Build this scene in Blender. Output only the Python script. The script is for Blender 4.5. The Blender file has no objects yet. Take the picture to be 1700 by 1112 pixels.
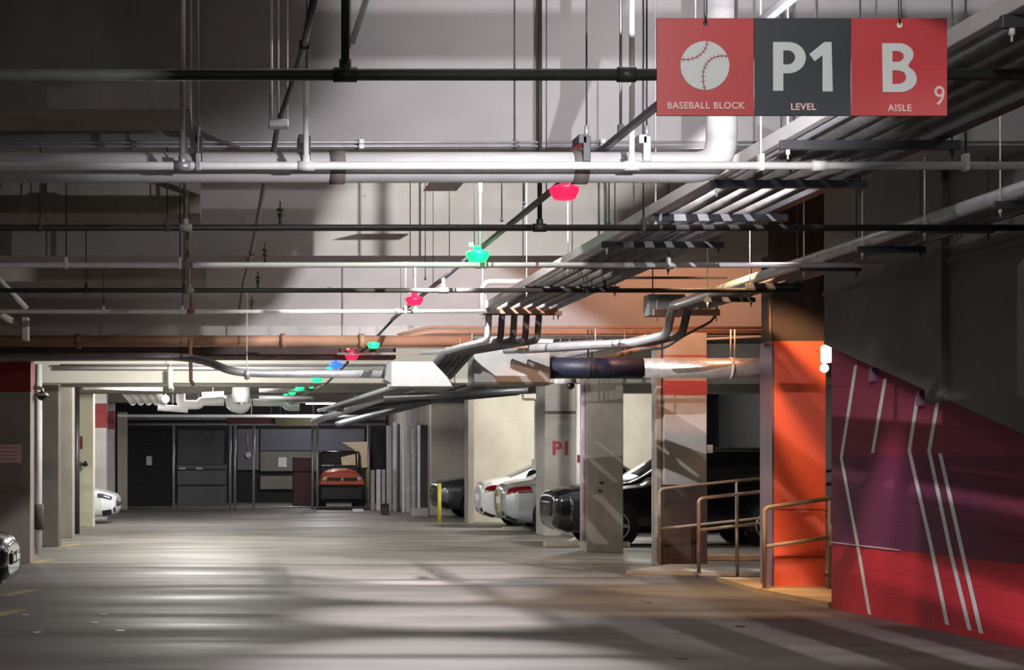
import bpy, bmesh, math, random
from mathutils import Vector, Matrix
random.seed(7)
SC = bpy.context.scene
COL = SC.collection
F = 3000.0; PX0 = 370.0; PY0 = 757.0; EYE = 1.7

# ------------------------------------------------------------------ camera, world, exposure
cam_d = bpy.data.cameras.new('camera'); cam = bpy.data.objects.new('camera', cam_d); COL.objects.link(cam)
cam.location = (0, 0, EYE); cam.rotation_euler = (math.pi/2, 0, 0)
cam_d.sensor_width = 36.0; cam_d.sensor_fit = 'HORIZONTAL'; cam_d.lens = 36.0*F/1700.0
cam_d.shift_x = (850-PX0)/1700.0; cam_d.shift_y = (PY0-556)/1700.0
cam_d.clip_start = 0.1; cam_d.clip_end = 300
SC.camera = cam
w = bpy.data.worlds.new('world'); SC.world = w; w.use_nodes = True
w.node_tree.nodes['Background'].inputs[0].default_value = (0.80, 0.84, 0.92, 1)
w.node_tree.nodes['Background'].inputs[1].default_value = 0.23
SC.view_settings.view_transform = 'Standard'; SC.view_settings.look = 'None'
SC.view_settings.exposure = 0.22; SC.view_settings.gamma = 1.0; SC.view_settings.use_curve_mapping = False
SC.cycles.max_bounces = 8; SC.cycles.sample_clamp_indirect = 6.0

def at(x, y, D):
    return Vector(((x-PX0)*D/F, D, EYE+(PY0-y)*D/F))

# ------------------------------------------------------------------ materials
def lin(c):
    r = []
    for v in c[:3]:
        v = v/255.0
        r.append(v/12.92 if v <= 0.04045 else ((v+0.055)/1.055)**2.4)
    return tuple(r)+(1.0,)
MATS = {}
def mat(name, rgb, rough=0.6, metal=0.0, var=0.0, scale=(3, 3, 3), emit=None, estr=0.0, bump=0.0, alpha=None, rgb2=None, coat=0.0, detail=6.0, lo=0.35, hi=0.65):
    if name in MATS: return MATS[name]
    m = bpy.data.materials.new(name); m.use_nodes = True; nt = m.node_tree; b = nt.nodes['Principled BSDF']
    c = lin(rgb)
    b.inputs['Base Color'].default_value = c; b.inputs['Roughness'].default_value = rough; b.inputs['Metallic'].default_value = metal
    if coat: b.inputs['Coat Weight'].default_value = coat
    if var or rgb2:
        tc = nt.nodes.new('ShaderNodeTexCoord'); mp = nt.nodes.new('ShaderNodeMapping'); mp.inputs['Scale'].default_value = scale
        nz = nt.nodes.new('ShaderNodeTexNoise'); nz.inputs['Scale'].default_value = 1.0; nz.inputs['Detail'].default_value = detail; nz.inputs['Roughness'].default_value = 0.6
        rp = nt.nodes.new('ShaderNodeValToRGB')
        rp.color_ramp.elements[0].position = lo; rp.color_ramp.elements[1].position = hi
        d = lin(rgb2) if rgb2 else tuple(v*(1-var) for v in c[:3])+(1,)
        rp.color_ramp.elements[0].color = d; rp.color_ramp.elements[1].color = c
        nt.links.new(tc.outputs['Object'], mp.inputs['Vector']); nt.links.new(mp.outputs[0], nz.inputs['Vector'])
        nt.links.new(nz.outputs['Fac'], rp.inputs[0]); nt.links.new(rp.outputs[0], b.inputs['Base Color'])
        if bump:
            bp = nt.nodes.new('ShaderNodeBump'); bp.inputs['Strength'].default_value = bump; bp.inputs['Distance'].default_value = 0.02
            nt.links.new(nz.outputs['Fac'], bp.inputs['Height']); nt.links.new(bp.outputs[0], b.inputs['Normal'])
    if emit:
        b.inputs['Emission Color'].default_value = lin(emit); b.inputs['Emission Strength'].default_value = estr
    if alpha is not None:
        b.inputs['Alpha'].default_value = alpha
    MATS[name] = m
    return m

CONC = mat('concrete', (176, 172, 168), 0.85, var=0.28, scale=(0.9, 0.9, 1.2), bump=0.15)
CONCD = mat('concrete_stained', (150, 143, 134), 0.85, var=0.35, scale=(1.6, 1.6, 0.7), bump=0.15)
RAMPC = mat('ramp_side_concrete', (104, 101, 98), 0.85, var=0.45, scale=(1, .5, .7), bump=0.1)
CONCP = mat('concrete_pale', (192, 186, 172), 0.85, var=0.2, scale=(1.2, 1.2, 0.8), bump=0.1)
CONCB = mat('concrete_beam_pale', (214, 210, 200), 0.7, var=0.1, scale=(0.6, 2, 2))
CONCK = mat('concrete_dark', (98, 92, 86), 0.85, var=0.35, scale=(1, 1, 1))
def girder_material():
    m = bpy.data.materials.new('cast_concrete_with_form_marks'); m.use_nodes = True; nt = m.node_tree; N = nt.nodes; L = nt.links; b = N['Principled BSDF']
    b.inputs['Roughness'].default_value = 0.85
    tc = N.new('ShaderNodeTexCoord')
    def noise(sc, s, det):
        mp = N.new('ShaderNodeMapping'); mp.inputs['Scale'].default_value = sc; L.new(tc.outputs['Object'], mp.inputs[0])
        nz = N.new('ShaderNodeTexNoise'); nz.inputs['Scale'].default_value = s; nz.inputs['Detail'].default_value = det; L.new(mp.outputs[0], nz.inputs['Vector']); return nz
    a = noise((0.5, 0.5, 0.8), 1.0, 6); k = noise((1.6, 1, 3.2), 1.4, 2)
    r1 = N.new('ShaderNodeValToRGB'); r1.color_ramp.elements[0].position = 0.3; r1.color_ramp.elements[1].position = 0.7
    r1.color_ramp.elements[0].color = lin((140, 137, 137)); r1.color_ramp.elements[1].color = lin((168, 165, 165)); L.new(a.outputs['Fac'], r1.inputs[0])
    r2 = N.new('ShaderNodeValToRGB'); r2.color_ramp.elements[0].position = 0.735; r2.color_ramp.elements[1].position = 0.77
    r2.color_ramp.elements[0].color = (0, 0, 0, 1); r2.color_ramp.elements[1].color = (0.7, 0.7, 0.7, 1); L.new(k.outputs['Fac'], r2.inputs[0])
    mx = N.new('ShaderNodeMixRGB'); L.new(r2.outputs[0], mx.inputs[0]); L.new(r1.outputs[0], mx.inputs[1]); mx.inputs[2].default_value = lin((96, 92, 92)); L.new(mx.outputs[0], b.inputs['Base Color'])
    return m
GIRD = girder_material()
BROWNC = mat('brown_stained_concrete', (68, 52, 48), 0.75, var=0.4, scale=(2, 2, 1))
CONDM = mat('dusty_conduit', (104, 101, 100), 0.7, 0.2, var=0.35, scale=(5, 5, 5))
GALV = mat('galvanised', (186, 186, 190), 0.42, 0.55, var=0.2, scale=(9, 9, 9))
WHITEP = mat('white_pipe_paint', (226, 224, 224), 0.5, 0.0, var=0.1, scale=(6, 6, 6))
GREYP = mat('grey_drain_pipe', (214, 212, 214), 0.55, 0.0, var=0.3, scale=(1.5, 7, 7))
BLACKP = mat('black_iron_pipe', (46, 44, 42), 0.5, 0.2, var=0.3, scale=(8, 8, 8))
GREENP = mat('dark_green_pipe', (62, 64, 58), 0.45, 0.2, var=0.25, scale=(8, 8, 8))
REDOX = mat('rusty_brown_and_warm_light', (150, 112, 90), 0.6, 0.1, var=0.3, scale=(2, 6, 6))
FOIL = mat('foil_wrap', (225, 218, 214), 0.32, 0.6, var=0.25, scale=(7, 7, 7), bump=0.5)
NAVY = mat('navy_wrap', (26, 28, 50), 0.5)
BOXM = mat('duct_sheet', (142, 143, 142), 0.5, 0.15, var=0.1, scale=(2, 2, 2))
BLK = mat('black_plastic', (18, 18, 20), 0.35)
RUB = mat('tyre_rubber', (20, 20, 21), 0.8)
WHITE = mat('white_paint', (225, 225, 225), 0.6)
STEELD = mat('dark_steel', (70, 70, 74), 0.45, 0.6)
ORANGE = mat('orange_column_paint', (238, 104, 78), 0.45, var=0.12, scale=(1.5, 1.5, 0.5))
PURPLE = mat('purple_column_paint', (124, 92, 112), 0.55, var=0.15, scale=(2, 2, 1))
REDB = mat('red_band_paint', (180, 84, 92), 0.55, var=0.1)
DREDB = mat('dark_red_band_paint', (120, 22, 24), 0.6)
REDW = mat('bright_red_paint', (124, 26, 22), 0.55, var=0.15)
RAIL = mat('handrail_paint', (150, 132, 118), 0.5, 0.1, var=0.15, scale=(5, 5, 5))
BLACKROOM = mat('black_paint_and_shade', (24, 24, 26), 0.8)
CHROME = mat('chrome', (220, 220, 224), 0.12, 1.0)
GLASS = mat('tinted_glass', (12, 14, 17), 0.06, 0.0, coat=0.5)
def glow(n, c, s): return mat(n, c, 0.4, emit=c, estr=s)
LREDM = glow('red_indicator', (255, 20, 50), 3.2)
LGRNM = glow('green_indicator', (20, 240, 110), 2.2)
LBLUM = glow('blue_indicator', (30, 70, 255), 4.0)
LED = glow('led_diffuser', (255, 252, 245), 6.0)

def floor_material(name, c1, c2, rough):
    m = bpy.data.materials.new(name); m.use_nodes = True; nt = m.node_tree; N = nt.nodes; L = nt.links; b = N['Principled BSDF']
    tc = N.new('ShaderNodeTexCoord')
    def nz(sc, det, r=0.6):
        mp = N.new('ShaderNodeMapping'); mp.inputs['Scale'].default_value = sc; L.new(tc.outputs['Object'], mp.inputs[0])
        n = N.new('ShaderNodeTexNoise'); n.inputs['Scale'].default_value = 1; n.inputs['Detail'].default_value = det; n.inputs['Roughness'].default_value = r; L.new(mp.outputs[0], n.inputs['Vector']); return n
    a = nz((0.35, 1.3, 1), 5); g = nz((30, 30, 30), 3); s = nz((0.12, 0.9, 1), 3)
    r1 = N.new('ShaderNodeValToRGB'); r1.color_ramp.elements[0].position = 0.36; r1.color_ramp.elements[1].position = 0.66
    r1.color_ramp.elements[0].color = lin(c2); r1.color_ramp.elements[1].color = lin(c1); L.new(a.outputs['Fac'], r1.inputs[0])
    mx = N.new('ShaderNodeMixRGB'); mx.blend_type = 'MULTIPLY'; mx.inputs[0].default_value = 0.35; L.new(r1.outputs[0], mx.inputs[1]); L.new(g.outputs['Fac'], mx.inputs[2])
    L.new(mx.outputs[0], b.inputs['Base Color'])
    mr = N.new('ShaderNodeMapRange'); mr.inputs[1].default_value = 0.35; mr.inputs[2].default_value = 0.65; mr.inputs[3].default_value = rough-0.10; mr.inputs[4].default_value = rough+0.16
    L.new(s.outputs['Fac'], mr.inputs[0]); L.new(mr.outputs[0], b.inputs['Roughness'])
    bp = N.new('ShaderNodeBump'); bp.inputs['Strength'].default_value = 0.12; bp.inputs['Distance'].default_value = 0.01; L.new(g.outputs['Fac'], bp.inputs['Height']); L.new(bp.outputs[0], b.inputs['Normal'])
    return m
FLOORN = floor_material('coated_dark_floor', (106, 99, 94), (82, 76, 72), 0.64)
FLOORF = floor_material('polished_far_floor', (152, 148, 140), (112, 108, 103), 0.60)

def wall_paint_material():
    # mural wall: purple paint over block courses, redder towards the near end, red dado panel below the seam
    m = bpy.data.materials.new('mural_wall_paint'); m.use_nodes = True; nt = m.node_tree; N = nt.nodes; L = nt.links; b = N['Principled BSDF']
    b.inputs['Roughness'].default_value = 0.8; b.inputs['Specular IOR Level'].default_value = 0.35
    tc = N.new('ShaderNodeTexCoord'); sp = N.new('ShaderNodeSeparateXYZ'); L.new(tc.outputs['Object'], sp.inputs[0])
    nz = N.new('ShaderNodeTexNoise'); nz.inputs['Scale'].default_value = 1.4; nz.inputs['Detail'].default_value = 5; L.new(tc.outputs['Object'], nz.inputs['Vector'])
    def mr(src, a, b_, c, d):
        n = N.new('ShaderNodeMapRange'); n.inputs[1].default_value = a; n.inputs[2].default_value = b_; n.inputs[3].default_value = c; n.inputs[4].default_value = d; L.new(src, n.inputs[0]); return n
    ramp = N.new('ShaderNodeValToRGB'); mr1 = mr(sp.outputs[0], 0.0, 4.6, 0, 1); L.new(mr1.outputs[0], ramp.inputs[0])
    e = ramp.color_ramp.elements; e[0].position = 0.0; e[0].color = lin((128, 52, 92)); e[1].position = 1.0; e[1].color = lin((112, 34, 46))
    x = e.new(0.42); x.color = lin((114, 48, 92))
    low = N.new('ShaderNodeMixRGB'); hs = mr(sp.outputs[2], 0.735, 0.745, 1, 0); L.new(hs.outputs[0], low.inputs[0]); L.new(ramp.outputs[0], low.inputs[1]); low.inputs[2].default_value = lin((196, 36, 50))
    top = N.new('ShaderNodeMixRGB'); ts = mr(sp.outputs[2], 1.70, 1.71, 0, 1); L.new(ts.outputs[0], top.inputs[0]); L.new(low.outputs[0], top.inputs[1]); top.inputs[2].default_value = lin((150, 56, 84))
    mx = N.new('ShaderNodeMixRGB'); mx.blend_type = 'MULTIPLY'; mx.inputs[0].default_value = 0.3; L.new(top.outputs[0], mx.inputs[1]); L.new(nz.outputs['Fac'], mx.inputs[2])
    br = N.new('ShaderNodeTexBrick'); cb = N.new('ShaderNodeCombineXYZ'); L.new(sp.outputs[0], cb.inputs[0]); L.new(sp.outputs[2], cb.inputs[1]); L.new(cb.outputs[0], br.inputs['Vector'])
    br.inputs['Scale'].default_value = 1.0; br.inputs['Brick Width'].default_value = 1.6; br.inputs['Row Height'].default_value = 0.247; br.inputs['Mortar Size'].default_value = 0.006
    br.inputs['Color1'].default_value = (1, 1, 1, 1); br.inputs['Color2'].default_value = (0.93, 0.93, 0.93, 1); br.inputs['Mortar'].default_value = (0.72, 0.72, 0.72, 1)
    m2 = N.new('ShaderNodeMixRGB'); m2.blend_type = 'MULTIPLY'; m2.inputs[0].default_value = 1; L.new(mx.outputs[0], m2.inputs[1]); L.new(br.outputs[0], m2.inputs[2])
    L.new(m2.outputs[0], b.inputs['Base Color'])
    return m
MURAL = wall_paint_material()

# ------------------------------------------------------------------ mesh builder
class MB:
    def __init__(s): s.bm = bmesh.new()
    def box(s, a, b, bev=0.0):
        x0, x1 = sorted((a[0], b[0])); y0, y1 = sorted((a[1], b[1])); z0, z1 = sorted((a[2], b[2]))
        r = bmesh.ops.create_cube(s.bm, size=1.0); vs = r['verts']
        for v in vs: v.co = Vector((x0+(v.co.x+.5)*(x1-x0), y0+(v.co.y+.5)*(y1-y0), z0+(v.co.z+.5)*(z1-z0)))
        if bev:
            es = list({e for v in vs for e in v.link_edges})
            bmesh.ops.bevel(s.bm, geom=es, offset=bev, segments=2, affect='EDGES', profile=0.5)
        return s
    def prism(s, pts, d):
        d = Vector(d); A = [s.bm.verts.new(Vector(p)) for p in pts]; B = [s.bm.verts.new(Vector(p)+d) for p in pts]
        n = len(pts); s.bm.faces.new(A); s.bm.faces.new(B[::-1])
        for i in range(n): s.bm.faces.new((A[i], B[i], B[(i+1) % n], A[(i+1) % n]))
        return s
    def tube(s, path, r, seg=12, fillet=0.0, cap=True):
        P = [Vector(p) for p in path]
        if fillet and len(P) > 2:
            Q = [P[0]]
            for i in range(1, len(P)-1):
                a = (P[i-1]-P[i]); c = (P[i+1]-P[i]); f = min(fillet, a.length*.48, c.length*.48)
                p0 = P[i]+a.normalized()*f; p1 = P[i]+c.normalized()*f
                for k in range(7):
                    t = k/6.0; Q.append(p0*(1-t)**2+P[i]*2*t*(1-t)+p1*t*t)
            Q.append(P[-1]); P = Q
        rs = r if isinstance(r, (list, tuple)) else [r]*len(P)
        t0 = (P[1]-P[0]).normalized(); up = Vector((0, 0, 1)) if abs(t0.z) < .9 else Vector((1, 0, 0))
        n = t0.cross(up).normalized(); rings = []
        for i, p in enumerate(P):
            if i == 0: t = t0
            elif i == len(P)-1: t = (P[i]-P[i-1]).normalized()
            else: t = ((P[i+1]-P[i]).normalized()+(P[i]-P[i-1]).normalized()).normalized()
            n = (n-t*n.dot(t)).normalized(); b = t.cross(n)
            rings.append([s.bm.verts.new(p+(n*math.cos(2*math.pi*k/seg)+b*math.sin(2*math.pi*k/seg))*rs[i]) for k in range(seg)])
        for i in range(len(rings)-1):
            for k in range(seg):
                f = s.bm.faces.new((rings[i][k], rings[i][(k+1) % seg], rings[i+1][(k+1) % seg], rings[i+1][k])); f.smooth = True
        if cap:
            s.bm.faces.new(rings[0][::-1]); s.bm.faces.new(rings[-1])
        return s
    def sphere(s, c, r, sc=(1, 1, 1)):
        q = bmesh.ops.create_uvsphere(s.bm, u_segments=14, v_segments=8, radius=r)
        for v in q['verts']: v.co = Vector((v.co.x*sc[0], v.co.y*sc[1], v.co.z*sc[2]))+Vector(c)
        for v in q['verts']:
            for f in v.link_faces: f.smooth = True
        return s
    def obj(s, name, m, parent=None):
        bmesh.ops.recalc_face_normals(s.bm, faces=s.bm.faces)
        me = bpy.data.meshes.new(name); s.bm.to_mesh(me); s.bm.free(); me.materials.append(m)
        o = bpy.data.objects.new(name, me); COL.objects.link(o)
        if parent:
            o.parent = parent; o.matrix_parent_inverse = parent.matrix_basis.inverted() if False else Matrix()
            o.location = Vector((0, 0, 0))
        return o

def thing(name, label, cat, loc=(0, 0, 0), group=None, rz=0.0):
    o = bpy.data.objects.new(name, None); COL.objects.link(o); o.location = loc; o.rotation_euler = (0, 0, rz)
    o.empty_display_size = 0.1
    o['label'] = label; o['category'] = cat
    if group: o['group'] = group
    return o
def tag(o, label, cat, group=None):
    o['label'] = label; o['category'] = cat
    if group: o['group'] = group
    return o
def struct(name, mb, m):
    o = mb.obj(name, m); o['kind'] = 'structure'; return o
def part(name, mb, m, parent):
    """mesh given in world coordinates, hung under its thing"""
    o = mb.obj(name, m); L = parent.location.copy()
    if L.length:
        for v in o.data.vertices: v.co -= L
    o.parent = parent; return o
def text(name, s, size, loc, m, parent, bold=0.0, sx=1.0, align='CENTER', rot=(math.pi/2, 0, 0), space=1.0):
    c = bpy.data.curves.new(name, 'FONT'); c.body = s; c.size = size; c.extrude = 0.003; c.offset = bold; c.align_x = align; c.align_y = 'CENTER'; c.space_character = space
    t = bpy.data.objects.new('t', c); COL.objects.link(t); bpy.context.view_layer.update()
    me = bpy.data.meshes.new_from_object(t.evaluated_get(bpy.context.evaluated_depsgraph_get())); bpy.data.objects.remove(t)
    me.materials.clear(); me.materials.append(m)
    R = Matrix.Translation(Vector(loc)) @ Matrix.Rotation(rot[2], 4, 'Z') @ Matrix.Rotation(rot[0], 4, 'X') @ Matrix.Diagonal((sx, 1, 1, 1))
    me.transform(R)
    o = bpy.data.objects.new(name, me); COL.objects.link(o)
    if parent:
        L = parent.location.copy()
        for v in me.vertices: v.co -= L
        o.parent = parent
    return o

# ------------------------------------------------------------------ lamps of the garage and some added lights (fixtures sit behind the deep beams)
def spot(name, loc, target, power, ang, blend, color, size=0.05, parent=None):
    d = bpy.data.lights.new(name, 'SPOT'); d.energy = power; d.spot_size = math.radians(ang); d.spot_blend = blend; d.color = color; d.shadow_soft_size = size
    o = bpy.data.objects.new(name, d); COL.objects.link(o); o.location = loc
    o.rotation_euler = (Vector(target)-Vector(loc)).to_track_quat('-Z', 'Y').to_euler()
    if parent: o.parent = parent; o.location = Vector(loc)-parent.location
    return o
def point(name, loc, power, color, size=0.15, parent=None):
    d = bpy.data.lights.new(name, 'POINT'); d.energy = power; d.color = color; d.shadow_soft_size = size
    o = bpy.data.objects.new(name, d); COL.objects.link(o); o.location = loc
    if parent: o.location = Vector(loc)-parent.location; o.parent = parent
    return o
COOL = (1.0, 0.97, 1.0); NEUT = (1.0, 0.97, 0.90); WARM = (1.0, 0.62, 0.30)
ROOFZ = {0: 5.7, 1: 3.74}
def batten(x, y, z, roof, label, half=0.6):
    t = thing('ceiling_light', label, 'ceiling light', (x, y, z), group='batten lights under the ceiling')
    m = MB(); m.box((x-half, y-0.06, z), (x+half, y+0.06, z+0.07), 0.01); part('housing', m, WHITE, t)
    m = MB(); m.box((x-half+.02, y-0.05, z-0.035), (x+half-.02, y+0.05, z), 0.012); part('diffuser', m, LED, t)
    for s in (-1, 1):
        m = MB(); m.tube([(x+s*half*.7, y, z+0.07), (x+s*half*.7, y, roof)], 0.006, 6); part('hanger_rod', m, GALV, t)
    return t

def shade(t, L, poly, frac=0.10, name='added_beam_mask'):
    """added unseen plate that shapes the light: cuts the beam along the given outline on the lit surface"""
    L = Vector(L); m = MB(); A = [L+(Vector(p)-L)*frac for p in poly]; n = (A[1]-A[0]).cross(A[2]-A[0]).normalized()*.002
    m.prism(A, n); return part(name, m, STEELD, t)  # plate is added out of view only to shape the light
# first one hangs behind the direction sign, the others sit behind the deep cross beams
t = batten(2.4, 7.84, 3.40, 5.7, 'white batten light right behind the hanging direction sign', 0.25)
L1 = (2.4, 7.85, 3.30)
spot('lamp', L1, (1.5, 11.7, 3.75), 1150, 135, 0.1, COOL, 0.008, t)
shade(t, L1, [(-.95, 11.7, 3.3), (-.74, 11.7, 3.60), (1.13, 11.7, 3.78), (1.235, 11.7, 3.854), (1.6, 11.7, 4.01), (1.625, 11.7, 4.6), (1.7, 11.7, 7), (-8, 11.7, 7), (-8, 11.7, 2)], .035)
shade(t, L1, [(3.95, 11.7, 2), (3.95, 11.7, 3.72), (4.3, 11.7, 3.8), (5.2, 11.7, 5), (5.4, 11.7, 7), (12, 11.7, 7), (12, 11.7, 2)], .035)
shade(t, L1, [(-8, 11.7, 3.50), (12, 11.7, 3.50), (12, 11.7, 2), (-8, 11.7, 2)], .036)
t = batten(2.9, 12.6, 5.15, 5.7, 'white batten light high in the bay before the second cross beam')
L2 = (2.9, 12.6, 5.06)
spot('lamp', L2, (2.9, 15.0, 4.3), 140, 165, 0.1, COOL, 0.008, t)
shade(t, L2, [(.235, 15, 4.3), (.905, 15, 4.62), (.96, 15, 5.7), (-14, 15, 5.7), (-14, 15, 2.6), (-4, 15, 3.6), (.0, 15, 4.1)], .05)
t = batten(3.0, 16.4, 4.9, 5.7, 'white batten light on the back of the second cross beam')
L3 = (2.9, 16.5, 4.82)
spot('lamp', L3, (3.0, 23.0, 4.6), 2100, 50, 0.1, NEUT, 0.008, t)
shade(t, L3, [(1.75, 23, 5.7), (1.50, 23, 5.13), (1.257, 23, 4.65), (1.066, 23, 4.28), (-1.0, 23, 2.0), (-6, 23, 2), (-6, 23, 5.7)], .04)
shade(t, L3, [(4.85, 23, 4.85), (5.7, 23, 5.35), (8, 23, 5.6), (8, 23, 2.6), (5.3, 23, 3.6)], .04)
L3b = (2.6, 16.3, 4.82)
spot('lamp', L3b, (2.1, 17.8, 3.58), 190, 84, 0.1, NEUT, 0.01, t)
t = batten(2.5, 18.9, 5.0, 5.7, 'white batten light over the bright patch of the near floor')
L4 = (2.3, 18.9, 4.9)
spot('lamp', L4, (2.3, 19.2, 0.0), 3200, 42, 0.8, COOL, 0.07, t)
spot('lamp', (2.35, 18.9, 4.9), (2.5, 22.6, 0.0), 5000, 34, 0.8, COOL, 0.07, t)
L4b = (2.4, 18.9, 4.9)
spot('lamp', L4b, (2.8, 26.6, 0.0), 13000, 26, 0.6, COOL, 0.03, t)
shade(t, L4b, [(-1, 28.65, 0), (6.5, 28.65, 0), (6.5, 44, 0), (-1, 44, 0)], .05)
spot('lamp', (2.2, 18.7, 4.9), (1.9, 15.2, 0.0), 2600, 38, 0.8, COOL, 0.07, t)
t = batten(3.0, 24.2, 4.75, 5.7, 'white batten light on the back of the far deep beam')
L5 = (3.0, 24.3, 4.66)
spot('lamp', L5, (3.1, 28.6, 3.5), 950, 165, 0.1, COOL, 0.008, t)
shade(t, L5, [(1.7, 28.6, 5.7), (1.19, 28.6, 4.63), (.98, 28.6, 4.27), (.81, 28.6, 4.0), (.56, 28.6, 3.94), (.2, 28.6, 3.6), (-.9, 28.6, 2.4), (-9, 28.6, -3), (-9, 28.6, 5.7)], .05)
shade(t, L5, [(4.3, 28.6, 5.4), (4.4, 28.6, 4.70), (5.34, 28.6, 4.15), (6.3, 28.6, 3.6), (9, 28.6, 2.1), (16, 28.6, 2.1), (16, 28.6, 5.7)], .05)
t = batten(0.2, 30.6, 3.66, 3.74, 'white batten light in front of the bright low beam, left end')
point('lamp', (-.4, 30.4, 3.45), 330, NEUT, 0.1, t)
t = batten(5.0, 30.6, 3.66, 3.74, 'white batten light in front of the bright low beam, right end')
point('lamp', (4.6, 30.4, 3.45), 110, NEUT, 0.1, t)
t = batten(0.2, 36.5, 3.62, 3.74, 'white batten light in the first bay past the bright low beam')
point('lamp', (-.6, 36.5, 3.3), 700, NEUT, 0.35, t)
t = batten(-.8, 44.6, 3.64, 3.74, 'white batten light over the aisle before the cage')
point('lamp', (-.8, 44.6, 3.3), 420, COOL, 0.35, t)
t = batten(2.8, 51.6, 3.64, 3.74, 'white batten light directly before the chain link cage')
point('lamp', (2.8, 51.4, 3.1), 190, COOL, 0.35, t)
t = batten(7.7, 35.2, 3.64, 3.74, 'white batten light above the black parked vehicle')
point('lamp', (7.7, 35.2, 3.3), 230, NEUT, 0.15, t)
t = batten(9.0, 43.2, 3.64, 3.74, 'white batten light above the silver cars by the pale end wall')
point('lamp', (8.6, 43.0, 3.3), 700, NEUT, 0.3, t)
t = batten(-6.0, 44.0, 3.64, 3.74, 'white batten light above the white car behind the left columns')
point('lamp', (-5.5, 44.0, 3.4), 220, NEUT, 0.15, t)
t = batten(5.6, 20.6, 4.6, 5.7, 'warm batten light above the walkway in front of the orange column', 0.3)
spot('lamp', (5.7, 20.2, 4.5), (6.9, 23.0, 1.35), 1100, 60, 0.35, WARM, 0.1, t)
spot('lamp', (5.2, 20.7, 4.5), (4.9, 25.2, 3.25), 520, 26, 0.6, (1.0, .55, .3), 0.1, t)
spot('lamp', (5.6, 20.6, 4.5), (5.3, 21.3, 0.0), 560, 64, 0.5, WARM, 0.1, t)
t = batten(7.4, 26.4, 4.9, 5.7, 'added warm light behind the orange column, standing in for bounced orange light', 0.3)
spot('lamp', (7.2, 26.2, 4.8), (6.4, 28.6, 4.0), 260, 130, 0.5, (1.0, .42, .20), 0.1, t)  # added lamp, stands in for orange light bounced onto the beam
t = batten(5.0, 17.6, 4.55, 5.7, 'small flood light aimed at the red mural wall foot', 0.2)
spot('lamp', (5.0, 17.6, 4.45), (7.0, 18.9, 0.30), 560, 24, 0.8, (1.0, 0.62, 0.6), 0.1, t)
t = batten(1.5, 3.2, 4.4, 5.7, 'added batten light over the nearest bay, brightening the hanging sign')
spot('lamp', (1.6, 3.2, 4.2), (3.0, 8.5, 3.1), 420, 52, 0.6, NEUT, 0.1, t)  # lamp added out of view to light the sign from the front
t = batten(5.8, 2.0, 4.4, 5.7, 'white batten light near the ramp over the nearest bay')
spot('lamp', (5.4, 2.0, 4.3), (5.2, 9.5, 0), 260, 70, 0.6, NEUT, 0.2, t)
t = batten(3.66, 13.4, 4.55, 5.7, 'added unseen batten light behind the sign, brightening the mural wall', .22)
L6 = (3.7, 13.5, 4.46)
spot('lamp', L6, (6.95, 17.6, 1.3), 820, 82, 0.6, (1, .93, .98), 0.01, t)  # lamp added behind the sign to brighten the mural
shade(t, L6, [(6.7, 24, 3.78), (6.7, 20.2, 2.95), (6.7, 13, 1.42), (6.7, 10, .8), (6.7, 10, 8), (6.7, 24, 8)], .06)
t = batten(3.4, 61.5, 3.5, 3.74, 'added batten light inside the far cage, brightening boards and panels')
point('lamp', (3.4, 61.5, 3.3), 230, COOL, .2, t)  # lamp added to brighten the boards and panels in the cage

# ------------------------------------------------------------------ room shell
XL, XR = -9.0, 13.0
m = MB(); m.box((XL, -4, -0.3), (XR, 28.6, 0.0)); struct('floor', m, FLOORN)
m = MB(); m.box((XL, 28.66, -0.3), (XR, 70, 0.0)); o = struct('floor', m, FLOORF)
m = MB(); m.box((XL, 28.6, -0.3), (XR, 28.66, -0.012)); struct('trim_1', m, BLACKROOM)
m = MB(); m.box((XL, -4, 5.7), (XR, 29.3, 6.0)); struct('ceiling', m, CONC)
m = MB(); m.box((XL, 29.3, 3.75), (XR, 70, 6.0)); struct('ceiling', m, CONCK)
m = MB(); m.box((XL-.3, -4, -0.3), (XL, 70, 6)); struct('wall_left', m, CONCD)
m = MB(); m.box((XR, 20.4, -0.3), (XR+.3, 52, 6)); struct('wall_right', m, BLACKROOM)  # unlit side wall, its shade put into the black colour
m = MB(); m.box((5.99, 52, 0), (XR, 52.3, 3.75)); struct('wall_end', m, CONCP)
m = MB(); m.box((6.36, 46.6, 0), (12.2, 46.9, 3.75)); m.box((6.36, 46.59, 2.62), (12.2, 46.6, 2.68)); struct('wall_end', m, CONCP)
m = MB(); m.box((XL, 66, 0), (6.3, 66.3, 3.75)); struct('wall_back', m, BLACKROOM)
m = MB(); m.box((6.05, 52.3, 0), (6.3, 66, 3.75)); struct('wall_cage', m, CONCD)
def beam(name, D0, D1, z0, z1, x0, x1, mm):
    b = MB(); b.box((x0, D0, z0), (x1, D1, z1)); return struct(name, b, mm)
beam('ceiling_beam', 6.9, 7.8, 4.25, 5.7, XL, 6.9, GIRD)
beam('ceiling_beam', 15.0, 15.9, 4.25, 5.7, XL, 6.9, GIRD)
beam('ceiling_beam', 23.0, 23.93, 4.25, 5.7, XL, XR, GIRD)
for (a, b_) in ((13.3, 14.2), (19.0, 19.9), (26.4, 27.5)):
    beam('ceiling_joist', a, b_, 4.255, 5.7, XL, -0.24, CONCD)
beam('ceiling_beam', 28.6, 29.3, 3.60, 5.7, XL, XR, GIRD)
beam('ceiling_beam', 28.72, 29.25, 3.25, 3.60, XL, 2.75, BROWNC)
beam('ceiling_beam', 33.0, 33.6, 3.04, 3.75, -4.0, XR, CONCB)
beam('ceiling_beam', 41.5, 42.1, 3.15, 3.75, XL, XR, CONCK)
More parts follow.
